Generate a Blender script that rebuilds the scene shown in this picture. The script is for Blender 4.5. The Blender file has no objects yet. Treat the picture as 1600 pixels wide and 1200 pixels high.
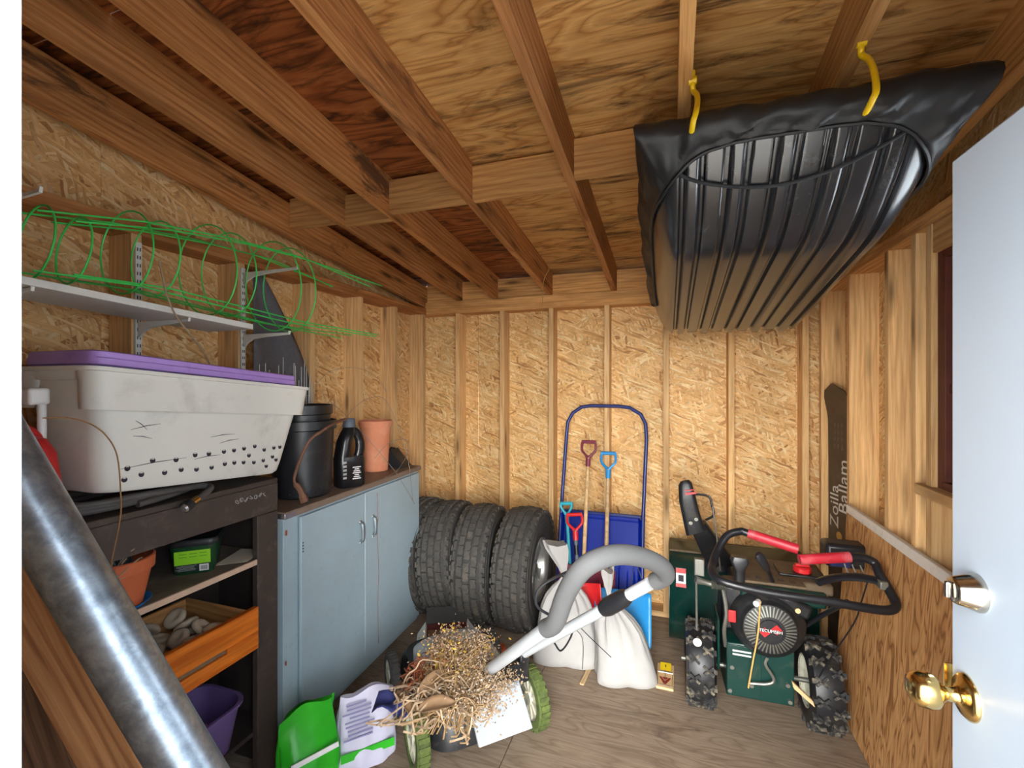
import bpy, math, random
from mathutils import Vector, Matrix, Euler
R = math.radians
random.seed(7)
scene = bpy.context.scene
col = scene.collection

# ---------------------------------------------------------------- camera, world, light, exposure
CAM_H = 1.757
YAW = math.atan(250 / 720)
cam_d = bpy.data.cameras.new('camera')
cam_d.sensor_width = 36.0
cam_d.lens = 36.0 * 720 / 1600
cam_d.clip_start = 0.02
cam = bpy.data.objects.new('camera', cam_d)
col.objects.link(cam)
cam.location = (0, 0, CAM_H)
cam.rotation_euler = (R(90), 0, YAW)
scene.camera = cam

world = bpy.data.worlds.new('overcast_sky')
scene.world = world
world.use_nodes = True
wn = world.node_tree.nodes
wn['Background'].inputs[0].default_value = (0.86, 0.93, 1.0, 1)
wn['Background'].inputs[1].default_value = 4.6

sun_d = bpy.data.lights.new('hazy_sun', 'SUN')
sun_d.energy = 15
sun_d.angle = R(72)
sun_d.color = (1.0, 0.97, 0.92)
sun = bpy.data.objects.new('hazy_sun', sun_d)
col.objects.link(sun)
sun.rotation_euler = Vector((-0.12, 1.0, -0.06)).to_track_quat('-Z', 'Y').to_euler()

def portal(loc, rot, sx, sy):
    d = bpy.data.lights.new('daylight_portal', 'AREA')
    d.shape = 'RECTANGLE'; d.size = sx; d.size_y = sy
    d.cycles.is_portal = True
    o = bpy.data.objects.new('daylight_portal', d); col.objects.link(o)
    o.location = loc; o.rotation_euler = rot
portal((0, 0.10, 1.07), (R(90), 0, 0), 0.91, 2.12)          # doorway, facing into the shed
portal((1.12, 1.66, 1.80), (0, R(90), 0), 0.86, 0.96)       # window in the right wall

vs = scene.view_settings
vs.view_transform = 'Standard'; vs.look = 'None'; vs.gamma = 1.0
vs.exposure = 0.85
vs.use_curve_mapping = False
scene.cycles.use_denoising = True
scene.cycles.max_bounces = 6
scene.cycles.diffuse_bounces = 4
scene.cycles.adaptive_threshold = 0.06
scene.cycles.sample_clamp_indirect = 6.0

# ---------------------------------------------------------------- materials
MATS = {}
def _new(name):
    m = bpy.data.materials.new(name); m.use_nodes = True
    nt = m.node_tree
    return m, nt, nt.nodes, nt.links, nt.nodes['Principled BSDF']
def srgb(r, g, b):
    f = lambda c: (c / 255 / 12.92) if c / 255 <= 0.04045 else ((c / 255 + 0.055) / 1.055) ** 2.4
    return (f(r), f(g), f(b), 1)
def ramp(nd, stops):
    r = nd.new('ShaderNodeValToRGB')
    e = r.color_ramp.elements
    while len(e) < len(stops): e.new(0.5)
    for k, (p, c) in zip(e, stops): k.position = p; k.color = c
    return r
def coords(nd, lk, scale, rnd=True, rot=(0, 0, 0)):
    tc = nd.new('ShaderNodeTexCoord'); mp = nd.new('ShaderNodeMapping')
    mp.inputs['Scale'].default_value = scale; mp.inputs['Rotation'].default_value = rot
    if rnd:
        oi = nd.new('ShaderNodeObjectInfo')
        mul = nd.new('ShaderNodeVectorMath'); mul.operation = 'SCALE'; mul.inputs['Scale'].default_value = 37.0
        cmb = nd.new('ShaderNodeCombineXYZ')
        for i in range(3): lk.new(oi.outputs['Random'], cmb.inputs[i])
        lk.new(cmb.outputs[0], mul.inputs[0])
        ad = nd.new('ShaderNodeVectorMath')
        lk.new(tc.outputs['Object'], ad.inputs[0]); lk.new(mul.outputs[0], ad.inputs[1])
        lk.new(ad.outputs[0], mp.inputs['Vector'])
    else:
        lk.new(tc.outputs['Object'], mp.inputs['Vector'])
    return mp.outputs[0]
def noise(nd, lk, vec, scale, detail=4, rough=0.6, dist=0.0):
    n = nd.new('ShaderNodeTexNoise'); n.inputs['Scale'].default_value = scale
    n.inputs['Detail'].default_value = detail; n.inputs['Roughness'].default_value = rough
    n.inputs['Distortion'].default_value = dist
    if vec is not None: lk.new(vec, n.inputs['Vector'])
    return n
def mix(nd, lk, fac, a, b, mode='MIX'):
    m = nd.new('ShaderNodeMix'); m.data_type = 'RGBA'; m.blend_type = mode
    for sock, v in ((m.inputs[0], fac), (m.inputs[6], a), (m.inputs[7], b)):
        if hasattr(v, 'is_linked') or hasattr(v, 'links'): lk.new(v, sock)
        else: sock.default_value = v
    return m.outputs[2]
def bump(nd, lk, h, strength, dist, bs):
    b = nd.new('ShaderNodeBump'); b.inputs['Strength'].default_value = strength
    b.inputs['Distance'].default_value = dist
    lk.new(h, b.inputs['Height']); lk.new(b.outputs[0], bs.inputs['Normal'])

def plain(name, c, rough=0.5, metal=0.0, var=0.12, nscale=8.0, bmp=0.0, bscale=60.0, dirt=None, dirt_amt=0.0, dscale=5.0, spec=0.5, coat=0.0):
    """painted / plastic / metal surface with a little colour variation, dust and relief"""
    m, nt, nd, lk, bs = _new(name)
    v = coords(nd, lk, (1, 1, 1))
    n = noise(nd, lk, v, nscale, 5, 0.65)
    d = tuple(x * (1 - var) for x in c[:3]) + (1,)
    l = tuple(min(1, x * (1 + var)) for x in c[:3]) + (1,)
    rp = ramp(nd, [(0.3, d), (0.7, l)]); lk.new(n.outputs[0], rp.inputs[0])
    out = rp.outputs[0]
    if dirt:
        n2 = noise(nd, lk, v, dscale, 7, 0.7, 0.4)
        r2 = ramp(nd, [(0.62 - 0.25 * dirt_amt, (0, 0, 0, 1)), (0.72 - 0.1 * dirt_amt, (dirt_amt,) * 3 + (1,))])
        lk.new(n2.outputs[0], r2.inputs[0])
        out = mix(nd, lk, r2.outputs[0], out, dirt)
    lk.new(out, bs.inputs['Base Color'])
    bs.inputs['Roughness'].default_value = rough; bs.inputs['Metallic'].default_value = metal
    bs.inputs['Specular IOR Level'].default_value = spec
    if coat: bs.inputs['Coat Weight'].default_value = coat; bs.inputs['Coat Roughness'].default_value = 0.15
    if bmp:
        n3 = noise(nd, lk, v, bscale, 4, 0.6); bump(nd, lk, n3.outputs[0], bmp, 0.003, bs)
    MATS[name] = m
    return m

def wood(name, c_light, c_mid, c_dark, knots=True, stain=None, stain_lo=0.58, grain=1.0, rough=0.7, ring=0.35):
    """sawn timber, grain along local X"""
    m, nt, nd, lk, bs = _new(name)
    v = coords(nd, lk, (1, 1, 1))
    def mp(scale):
        q = nd.new('ShaderNodeMapping'); q.inputs['Scale'].default_value = scale; lk.new(v, q.inputs['Vector']); return q.outputs[0]
    fine = noise(nd, lk, mp((3.0, 70 * grain, 70 * grain)), 1.0, 5, 0.65, 0.5)
    wav = nd.new('ShaderNodeTexWave'); wav.wave_type = 'BANDS'; wav.bands_direction = 'Y'
    wav.inputs['Scale'].default_value = 5.0 * grain; wav.inputs['Distortion'].default_value = 7.0
    wav.inputs['Detail'].default_value = 2.0; wav.inputs['Detail Scale'].default_value = 0.9
    lk.new(mp((0.5, 2.2, 2.2)), wav.inputs['Vector'])
    big = noise(nd, lk, mp((0.9, 5, 5)), 1.0, 3, 0.5)
    rp = ramp(nd, [(0.30, c_dark), (0.52, c_mid), (0.72, c_light)]); lk.new(fine.outputs[0], rp.inputs[0])
    rw = ramp(nd, [(0.1, c_dark), (0.55, c_light)]); lk.new(wav.outputs[0], rw.inputs[0])
    c = mix(nd, lk, ring, rp.outputs[0], rw.outputs[0])
    rb = ramp(nd, [(0.35, (0.72, 0.70, 0.68, 1)), (0.68, (1.12, 1.1, 1.06, 1))]); lk.new(big.outputs[0], rb.inputs[0])
    c = mix(nd, lk, 0.8, c, rb.outputs[0], 'MULTIPLY')
    oi = nd.new('ShaderNodeObjectInfo')
    ro = ramp(nd, [(0.0, (0.80, 0.78, 0.76, 1)), (0.5, (1, 1, 1, 1)), (1.0, (1.12, 1.08, 1.0, 1))]); lk.new(oi.outputs['Random'], ro.inputs[0])
    c = mix(nd, lk, 1.0, c, ro.outputs[0], 'MULTIPLY')
    if knots:
        vo = nd.new('ShaderNodeTexVoronoi'); vo.inputs['Scale'].default_value = 1.0
        lk.new(mp((1.7, 9, 9)), vo.inputs['Vector'])
        rk = ramp(nd, [(0.07, (0.95, 0.95, 0.95, 1)), (0.14, (0.45, 0.45, 0.45, 1)), (0.26, (0, 0, 0, 1))]); lk.new(vo.outputs['Distance'], rk.inputs[0])
        c = mix(nd, lk, rk.outputs[0], c, tuple(x * 0.35 for x in c_dark[:3]) + (1,))
    if stain:
        ns = noise(nd, lk, mp((1.6, 6, 6)), 1.0, 6, 0.72, 0.8)
        rs = ramp(nd, [(stain_lo, (0, 0, 0, 1)), (stain_lo + 0.10, (0.85, 0.85, 0.85, 1))]); lk.new(ns.outputs[0], rs.inputs[0])
        c = mix(nd, lk, rs.outputs[0], c, stain)
    lk.new(c, bs.inputs['Base Color'])
    bs.inputs['Roughness'].default_value = rough; bs.inputs['Specular IOR Level'].default_value = 0.25
    bump(nd, lk, fine.outputs[0], 0.25, 0.003, bs)
    MATS[name] = m
    return m

def osb(name, tint=(1, 1, 1)):
    """pressed strand board: several layers of randomly turned flakes, in local XY"""
    m, nt, nd, lk, bs = _new(name)
    v = coords(nd, lk, (1, 1, 1))
    T = lambda r, g, b: tuple(a * t for a, t in zip(srgb(r, g, b)[:3], tint)) + (1,)
    pal = [(0.0, T(182, 131, 79)), (0.08, T(223, 176, 116)), (0.40, T(237, 197, 138)), (0.70, T(246, 211, 155)), (0.93, T(250, 232, 186)), (1.0, T(207, 155, 100))]
    wob = noise(nd, lk, v, 5.0, 2, 0.5)
    res = None; hsum = None
    for i, (ang, sx, sy) in enumerate(((0.15, 8, 52), (0.75, 10, 72), (-0.55, 9, 60), (1.3, 11, 80), (0.40, 8, 90))):
        mpn = nd.new('ShaderNodeMapping'); mpn.inputs['Rotation'].default_value = (0, 0, ang); mpn.inputs['Location'].default_value = (i * 3.1, i * 1.7, 0)
        sc = nd.new('ShaderNodeVectorMath'); sc.operation = 'MULTIPLY'; sc.inputs[1].default_value = (sx, sy, 1)
        dis = nd.new('ShaderNodeVectorMath'); dis.operation = 'MULTIPLY_ADD'
        dis.inputs[1].default_value = (0.06, 0.06, 0); lk.new(wob.outputs[1], dis.inputs[0])
        lk.new(v, mpn.inputs['Vector']); lk.new(mpn.outputs[0], dis.inputs[2]); lk.new(dis.outputs[0], sc.inputs[0])
        vo = nd.new('ShaderNodeTexVoronoi'); vo.voronoi_dimensions = '2D'; vo.inputs['Scale'].default_value = 1.0
        lk.new(sc.outputs[0], vo.inputs['Vector'])
        sep = nd.new('ShaderNodeSeparateColor'); lk.new(vo.outputs['Color'], sep.inputs[0])
        rp = ramp(nd, pal); lk.new(sep.outputs[0], rp.inputs[0])
        edge = ramp(nd, [(0.30, (1, 1, 1, 1)), (0.72, (0.70, 0.64, 0.58, 1))]); lk.new(vo.outputs['Distance'], edge.inputs[0])
        cc = mix(nd, lk, 0.55, rp.outputs[0], edge.outputs[0], 'MULTIPLY')
        if res is None: res = cc; hsum = vo.outputs['Distance']
        else:
            msk = nd.new('ShaderNodeMath'); msk.operation = 'GREATER_THAN'; msk.inputs[1].default_value = 0.62
            lk.new(sep.outputs[1], msk.inputs[0])
            res = mix(nd, lk, msk.outputs[0], res, cc)
    big = noise(nd, lk, v, 2.3, 4, 0.6)
    rb = ramp(nd, [(0.3, (0.80, 0.76, 0.72, 1)), (0.7, (1.1, 1.08, 1.06, 1))]); lk.new(big.outputs[0], rb.inputs[0])
    res = mix(nd, lk, 0.8, res, rb.outputs[0], 'MULTIPLY')
    sp = noise(nd, lk, v, 55.0, 3, 0.6)
    rs = ramp(nd, [(0.62, (0, 0, 0, 1)), (0.70, (0.6, 0.6, 0.6, 1))]); lk.new(sp.outputs[0], rs.inputs[0])
    res = mix(nd, lk, rs.outputs[0], res, T(130, 84, 44))
    lk.new(res, bs.inputs['Base Color'])
    bs.inputs['Roughness'].default_value = 0.6; bs.inputs['Specular IOR Level'].default_value = 0.3
    bump(nd, lk, hsum, 0.25, 0.003, bs)
    MATS[name] = m
    return m

def plywood(name, c_light, c_mid, c_dark, stain, stain_lo, scale=1.0, rough=0.65):
    """rotary-cut veneer: long flame figure across local X, with water stains"""
    m, nt, nd, lk, bs = _new(name)
    v = coords(nd, lk, (1, 1, 1))
    def mp(scale_):
        q = nd.new('ShaderNodeMapping'); q.inputs['Scale'].default_value = scale_; lk.new(v, q.inputs['Vector']); return q.outputs[0]
    base = noise(nd, lk, mp((1.1 * scale, 5.0 * scale, 3)), 1.0, 2, 0.5, 0.6)
    mul = nd.new('ShaderNodeMath'); mul.operation = 'MULTIPLY'; mul.inputs[1].default_value = 13.0; lk.new(base.outputs[0], mul.inputs[0])
    fr = nd.new('ShaderNodeMath'); fr.operation = 'PINGPONG'; fr.inputs[1].default_value = 1.0; lk.new(mul.outputs[0], fr.inputs[0])
    fine = noise(nd, lk, mp((6, 110, 20)), 1.0, 4, 0.65)
    rp = ramp(nd, [(0.0, c_dark), (0.30, c_mid), (1.0, c_light)]); lk.new(fr.outputs[0], rp.inputs[0])
    rf = ramp(nd, [(0.3, (0.72, 0.7, 0.66, 1)), (0.7, (1.1, 1.1, 1.08, 1))]); lk.new(fine.outputs[0], rf.inputs[0])
    c = mix(nd, lk, 0.8, rp.outputs[0], rf.outputs[0], 'MULTIPLY')
    ns = noise(nd, lk, mp((1.3, 6.5, 2)), 1.0, 8, 0.72, 1.0)
    rs = ramp(nd, [(stain_lo, (0, 0, 0, 1)), (stain_lo + 0.14, (0.9, 0.9, 0.9, 1))]); lk.new(ns.outputs[0], rs.inputs[0])
    c = mix(nd, lk, rs.outputs[0], c, stain)
    lk.new(c, bs.inputs['Base Color'])
    bs.inputs['Roughness'].default_value = rough; bs.inputs['Specular IOR Level'].default_value = 0.25
    bump(nd, lk, fine.outputs[0], 0.15, 0.002, bs)
    MATS[name] = m
    return m

osb('osb_back', (1.0, 0.96, 0.88)); osb('osb_side', (0.92, 0.86, 0.80))
wood('stud_wood', srgb(246, 212, 160), srgb(231, 189, 133), srgb(198, 151, 101), ring=0.2)
wood('plate_wood', srgb(235, 188, 129), srgb(213, 162, 102), srgb(170, 118, 72), ring=0.25)
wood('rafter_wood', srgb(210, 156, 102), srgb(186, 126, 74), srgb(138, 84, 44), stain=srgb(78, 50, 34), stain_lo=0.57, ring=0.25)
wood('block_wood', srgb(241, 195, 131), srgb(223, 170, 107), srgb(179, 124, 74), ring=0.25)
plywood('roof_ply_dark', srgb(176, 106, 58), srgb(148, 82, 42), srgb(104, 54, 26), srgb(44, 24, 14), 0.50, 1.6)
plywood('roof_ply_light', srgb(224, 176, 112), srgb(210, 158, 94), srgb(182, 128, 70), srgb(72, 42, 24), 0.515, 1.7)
plywood('floor_ply', srgb(158, 140, 122), srgb(148, 130, 112), srgb(134, 116, 99), srgb(96, 78, 64), 0.58, 2.2)
plywood('panel_ply', srgb(216, 166, 112), srgb(195, 143, 91), srgb(144, 97, 57), srgb(118, 80, 51), 0.64, 2.6)
plain('door_white', srgb(178, 191, 205), 0.35, var=0.02, nscale=3, bmp=0.05, bscale=90)
plain('trim_white', srgb(240, 242, 244), 0.45, var=0.02)
plain('paint_white', srgb(226, 222, 214), 0.5, var=0.05, dirt=srgb(150, 130, 110), dirt_amt=0.4, dscale=9)
plain('window_red', srgb(96, 46, 36), 0.55, var=0.18, nscale=14, dirt=srgb(60, 28, 22), dirt_amt=0.5)
plain('brass', srgb(214, 184, 120), 0.18, 1.0, var=0.06, nscale=12)
plain('nickel', srgb(190, 186, 176), 0.16, 1.0, var=0.05)
plain('exterior_ground', srgb(190, 186, 178), 0.9, var=0.15, nscale=6)
def glass_mat():
    m, nt, nd, lk, bs = _new('window_glass')
    bs.inputs['Transmission Weight'].default_value = 1.0; bs.inputs['Roughness'].default_value = 0.0
    bs.inputs['IOR'].default_value = 1.02
    bs.inputs['Base Color'].default_value = (0.96, 0.98, 0.98, 1)
    MATS['window_glass'] = m
glass_mat()

# ---------------------------------------------------------------- mesh helpers
class MB:
    """collects shapes; build() links them as ONE mesh object"""
    def __init__(s): s.v = []; s.f = []
    def add(s, vs, fs):
        o = len(s.v); s.v += [tuple(p) for p in vs]; s.f += [tuple(i + o for i in f) for f in fs]; return s
    def box(s, c, size, M=None):
        x, y, z = (k / 2 for k in size)
        vs = [Vector((i * x, j * y, k * z)) for i in (-1, 1) for j in (-1, 1) for k in (-1, 1)]
        if M is not None: vs = [M @ p for p in vs]
        c = Vector(c)
        return s.add([p + c for p in vs], [(0, 1, 3, 2), (4, 6, 7, 5), (0, 4, 5, 1), (2, 3, 7, 6), (0, 2, 6, 4), (1, 5, 7, 3)])
    def tube(s, pts, r, n=10, closed=False, caps=True, squash=None):
        pts = [Vector(p) for p in pts]; k = len(pts)
        rs = r if isinstance(r, (list, tuple)) else [r] * k
        tans = []
        for i in range(k):
            if closed: t = pts[(i + 1) % k] - pts[i - 1]
            else: t = pts[min(i + 1, k - 1)] - pts[max(i - 1, 0)]
            tans.append(t.normalized() if t.length > 1e-9 else Vector((0, 0, 1)))
        up = Vector((0, 0, 1)) if abs(tans[0].z) < 0.9 else Vector((1, 0, 0))
        nrm = (up - tans[0] * up.dot(tans[0])).normalized()
        vs = []
        for i in range(k):
            nrm = nrm - tans[i] * nrm.dot(tans[i])
            nrm = nrm.normalized() if nrm.length > 1e-6 else tans[i].orthogonal().normalized()
            bn = tans[i].cross(nrm)
            for j in range(n):
                a = 2 * math.pi * j / n
                sq = squash if squash else (1, 1)
                vs.append(pts[i] + (nrm * math.cos(a) * sq[0] + bn * math.sin(a) * sq[1]) * rs[i])
        fs = []
        for i in range(k if closed else k - 1):
            a, b = i * n, ((i + 1) % k) * n
            for j in range(n): fs.append((a + j, a + (j + 1) % n, b + (j + 1) % n, b + j))
        if not closed and caps:
            fs.append(tuple(range(n - 1, -1, -1))); fs.append(tuple((k - 1) * n + j for j in range(n)))
        return s.add(vs, fs)
    def lathe(s, prof, n=28, M=None, a0=0.0, a1=2 * math.pi, cap=False):
        full = abs(a1 - a0 - 2 * math.pi) < 1e-6
        cnt = n if full else n + 1
        vs = []
        for (r, z) in prof:
            for j in range(cnt):
                a = a0 + (a1 - a0) * j / n
                p = Vector((r * math.cos(a), r * math.sin(a), z)); vs.append(M @ p if M is not None else p)
        fs = []
        for i in range(len(prof) - 1):
            for j in range(n):
                j2 = (j + 1) % cnt
                fs.append((i * cnt + j, i * cnt + j2, (i + 1) * cnt + j2, (i + 1) * cnt + j))
        if cap:
            fs.append(tuple(range(cnt - 1, -1, -1))); b = (len(prof) - 1) * cnt; fs.append(tuple(b + j for j in range(cnt)))
        return s.add(vs, fs)
    def prism(s, out, z0, z1, M=None):
        n = len(out)
        vs = [Vector((x, y, z0)) for x, y in out] + [Vector((x, y, z1)) for x, y in out]
        if M is not None: vs = [M @ p for p in vs]
        fs = [tuple(range(n - 1, -1, -1)), tuple(range(n, 2 * n))] + [(i, (i + 1) % n, n + (i + 1) % n, n + i) for i in range(n)]
        return s.add(vs, fs)
    def grid(s, nu, nv, fn, cu=False, cv=False):
        vs = [Vector(fn(i / (nu if cu else nu - 1), j / (nv if cv else nv - 1))) for i in range(nu) for j in range(nv)]
        fs = []
        for i in range(nu if cu else nu - 1):
            for j in range(nv if cv else nv - 1):
                fs.append((i * nv + j, ((i + 1) % nu) * nv + j, ((i + 1) % nu) * nv + (j + 1) % nv, i * nv + (j + 1) % nv))
        return s.add(vs, fs)
    def loft(s, secs, caps=True):
        n = len(secs[0]); vs = [p for sec in secs for p in sec]; fs = []
        for i in range(len(secs) - 1):
            for j in range(n): fs.append((i * n + j, i * n + (j + 1) % n, (i + 1) * n + (j + 1) % n, (i + 1) * n + j))
        if caps: fs.append(tuple(range(n - 1, -1, -1))); fs.append(tuple((len(secs) - 1) * n + j for j in range(n)))
        return s.add(vs, fs)
    def mesh(s, name, mat, angle=38):
        me = bpy.data.meshes.new(name); me.from_pydata(s.v, [], s.f); me.update()
        if mat: me.materials.append(MATS[mat] if isinstance(mat, str) else mat)
        import bmesh
        b = bmesh.new(); b.from_mesh(me); bmesh.ops.recalc_face_normals(b, faces=b.faces); b.to_mesh(me); b.free()
        me.polygons.foreach_set('use_smooth', [True] * len(me.polygons))
        me.set_sharp_from_angle(angle=R(angle))
        return me
    def build(s, name, mat, parent=None, loc=(0, 0, 0), rot=(0, 0, 0), bevel=0.0, angle=38, solid=0.0, sub=0):
        return link(name, s.mesh(name, mat, angle), parent, loc, rot, bevel, solid, sub)
def link(name, me, parent=None, loc=(0, 0, 0), rot=(0, 0, 0), bevel=0.0, solid=0.0, sub=0):
    o = bpy.data.objects.new(name, me); col.objects.link(o)
    o.location = loc
    if isinstance(rot, Matrix): o.rotation_euler = rot.to_euler()
    else: o.rotation_euler = rot
    o.parent = parent
    if solid:
        md = o.modifiers.new('solid', 'SOLIDIFY'); md.thickness = solid; md.offset = 0
    if sub:
        md = o.modifiers.new('subd', 'SUBSURF'); md.levels = sub; md.render_levels = sub
    if bevel:
        md = o.modifiers.new('bevel', 'BEVEL'); md.width = bevel; md.segments = 2; md.limit_method = 'ANGLE'; md.angle_limit = R(40)
    return o
def empty(name, loc=(0, 0, 0), rz=0.0, rot=None):
    o = bpy.data.objects.new(name, None); col.objects.link(o); o.location = loc
    o.rotation_euler = rot if rot is not None else (0, 0, rz)
    o.empty_display_size = 0.05
    return o
def tag(o, label=None, cat=None, group=None, kind=None):
    if label: o['label'] = label
    if cat: o['category'] = cat
    if group: o['group'] = group
    if kind: o['kind'] = kind
    return o
_slab = {}
def slab(name, mat, parent, center, size, xa=(1, 0, 0), ya=(0, 1, 0), bevel=0.002):
    """a board or sheet: length along xa, width along ya, thickness along their cross product; alike pieces share mesh data"""
    key = (mat, tuple(round(k, 4) for k in size))
    if key not in _slab: _slab[key] = MB().box((0, 0, 0), size).mesh(name, mat)
    xa = Vector(xa).normalized(); ya = Vector(ya); ya = (ya - xa * ya.dot(xa)).normalized(); za = xa.cross(ya)
    M = Matrix((xa, ya, za)).transposed()
    return link(name, _slab[key], parent, center, M, bevel)
def smooth_path(pts, n=6):
    """Catmull-Rom through the points"""
    P = [Vector(p) for p in pts]; out = []
    for i in range(len(P) - 1):
        a, b, c, d = P[max(i - 1, 0)], P[i], P[i + 1], P[min(i + 2, len(P) - 1)]
        for k in range(n):
            t = k / n
            out.append(0.5 * ((2 * b) + (c - a) * t + (2 * a - 5 * b + 4 * c - d) * t * t + (3 * b - a - 3 * c + d) * t ** 3))
    out.append(P[-1]); return out
def axes(xa, ya):
    xa = Vector(xa).normalized(); ya = Vector(ya); ya = (ya - xa * ya.dot(xa)).normalized()
    return Matrix((xa, ya, xa.cross(ya))).transposed()
def copy_tree(o, parent=None):
    c = o.copy(); col.objects.link(c); c.parent = parent
    for ch in [k for k in o.children]: copy_tree(ch, c)
    return c

# ---------------------------------------------------------------- the shed
XL, XR = -2.085, 0.945           # inner faces of the side-wall studs
OL, OR = -2.225, 1.085           # strand-board faces
YS, YB = 3.655, 3.795            # back wall: stud face, board face
YF = 0.20                        # inner face of the front wall
SD = 0.14                        # stud depth
ZP = 2.375                       # underside of the top plates
SLOPE = 0.11
def rb(y): return 2.49 + SLOPE * (YS - y)      # underside of the rafters

fl = empty('floor', (-0.5, 1.9, 0)); tag(fl, 'worn grey-brown plywood floor of the shed', None, kind='structure')
for i, (x0, x1, y0, y1) in enumerate(((OL, -0.75, 0.06, 2.42), (OL, -0.75, 2.42, YB), (-0.75, OR, 0.06, 1.20), (-0.75, OR, 1.20, YB))):
    slab('floor_sheet', 'floor_ply', fl, ((x0 + x1) / 2 + 0.5, (y0 + y1) / 2 - 1.9, -0.01), (x1 - x0 - 0.003, y1 - y0 - 0.003, 0.02), bevel=0.003)
slab('floor_joist_base', 'floor_ply', fl, ((OL + OR) / 2 + .5, (YB + .06) / 2 - 1.9, -0.06), (OR - OL, YB - .06, 0.08))
g = MB().box((0, -6.1, -0.16), (24, 12, 0.1)).build('ground_outside', 'exterior_ground'); tag(g, 'pale gravel yard outside the shed door', kind='structure')

# back wall
wb = empty('wall_back', (0, YB, 0)); tag(wb, 'back wall of strand board nailed to upright studs', kind='structure')
def back_panel(x0, x1, z0, z1):
    slab('strand_board', 'osb_back', wb, ((x0 + x1) / 2, 0.006, (z0 + z1) / 2), (x1 - x0, z1 - z0, 0.012), (1, 0, 0), (0, 0, 1), bevel=0.0025)
back_panel(OL, -0.37, 0, 1.218); back_panel(-0.37, OR, 0, 1.218)
back_panel(OL, -1.6365, 1.218, 2.66); back_panel(-1.6338, 0.84, 1.218, 2.66); back_panel(0.84, OR, 1.218, 2.66)
slab('seam_light_block', 'osb_back', wb, (-1.635, 0.016, 2.22), (0.90, 0.06, 0.008), (0, 0, 1), (1, 0, 0))  # strip added outside to block daylight through the seam's upper part
for x in (-1.775, -1.36, -0.933, -0.483, -0.042, 0.405, 0.868):
    slab('stud', 'stud_wood', wb, (x, -SD / 2, (0.04 + ZP) / 2), (ZP - 0.04, SD, 0.04), (0, 0, 1), (0, 1, 0))
slab('bottom_plate', 'stud_wood', wb, ((XL + XR) / 2, -SD / 2, 0.02), (XR - XL, SD, 0.04))
slab('top_plate', 'plate_wood', wb, ((XL + XR) / 2, -SD / 2, ZP + 0.027), (XR - XL + .2, SD, 0.054))
slab('top_plate', 'plate_wood', wb, ((XL + XR) / 2, -SD / 2 + .004, ZP + 0.083), (XR - XL + .2, SD, 0.056))

# left wall
wl = empty('wall_left', (OL, 1.9, 0)); tag(wl, 'left side wall of strand board with deep studs', kind='structure')
def left_panel(y0, y1, z0, z1):
    slab('strand_board', 'osb_side', wl, (-0.006, (y0 + y1) / 2 - 1.9, (z0 + z1) / 2), (y1 - y0, z1 - z0, 0.012), (0, 1, 0), (0, 0, 1), bevel=0.0025)
for y0, y1 in ((0.06, 1.24), (1.24, 2.47), (2.47, YB)):
    left_panel(y0, y1, 0, 1.218); left_panel(y0, y1, 1.218, rb(y0) + 0.20)
for y in (0.30, 0.80, 1.267, 1.757, 2.253, 2.723, 3.16, 3.6):
    slab('stud', 'stud_wood', wl, (SD / 2, y + 0.02 - 1.9, (0.04 + ZP) / 2), (ZP - 0.04, SD, 0.04), (0, 0, 1), (1, 0, 0))
slab('bottom_plate', 'stud_wood', wl, (SD / 2, 0.03, 0.02), (YS - 0.2, SD, 0.04), (0, 1, 0), (1, 0, 0))
slab('top_plate', 'rafter_wood', wl, (SD / 2, 0.03, ZP + 0.03), (YS - 0.2, SD, 0.06), (0, 1, 0), (1, 0, 0))

# right wall with its window
wr = empty('wall_right', (OR, 1.9, 0)); tag(wr, 'right side wall of strand board, studs and a window opening', kind='structure')
WY0, WY1, WZ0, WZ1 = 1.22, 2.20, 1.36, 2.26
def right_panel(y0, y1, z0, z1):
    slab('strand_board', 'osb_back', wr, (0.006, (y0 + y1) / 2 - 1.9, (z0 + z1) / 2), (y1 - y0, z1 - z0, 0.012), (0, 1, 0), (0, 0, 1), bevel=0.0025)
right_panel(0.06, WY0, 0, rb(0.06) + .19); right_panel(WY0, WY1, 0, WZ0 - .03); right_panel(WY0, WY1, WZ1, rb(WY0) + .19); right_panel(WY1, YB, 0, rb(WY1) + .19)
for y in (0.24, 0.72, WY0 - 0.045, 2.21, 2.33, 2.584, 3.08, 3.6):
    slab('stud', 'stud_wood', wr, (-SD / 2, y + 0.02 - 1.9, (0.04 + ZP) / 2), (ZP - 0.04, SD, 0.04), (0, 0, 1), (1, 0, 0))
slab('bottom_plate', 'stud_wood', wr, (-SD / 2, 0.03, 0.02), (YS - 0.2, SD, 0.04), (0, 1, 0), (1, 0, 0))
slab('top_plate', 'plate_wood', wr, (-SD / 2, 0.03, ZP + 0.03), (YS - 0.2, SD, 0.06), (0, 1, 0), (1, 0, 0))
slab('cripple_stud', 'stud_wood', wr, (-SD / 2, 1.72 - 1.9, (WZ0 - .05) / 2), (WZ0 - .05 - .04, SD, 0.04), (0, 0, 1), (1, 0, 0))
slab('header', 'plate_wood', wr, (-SD / 2, (WY0 + WY1) / 2 - 1.9, (WZ1 + ZP) / 2), (WY1 - WY0, ZP - WZ1, SD), (0, 1, 0), (0, 0, 1))
slab('window_ledge', 'stud_wood', wr, (-SD / 2 - 0.012, (WY0 + WY1) / 2 + .04 - 1.9, WZ0 - 0.02), (WY1 - WY0 + .08, SD + 0.03, 0.04), (0, 1, 0), (1, 0, 0))
wd = empty('window_1', (OR - 0.06, (WY0 + WY1) / 2, WZ0)); tag(wd, 'window in red-brown painted wooden frame on right wall', kind='structure')
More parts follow.
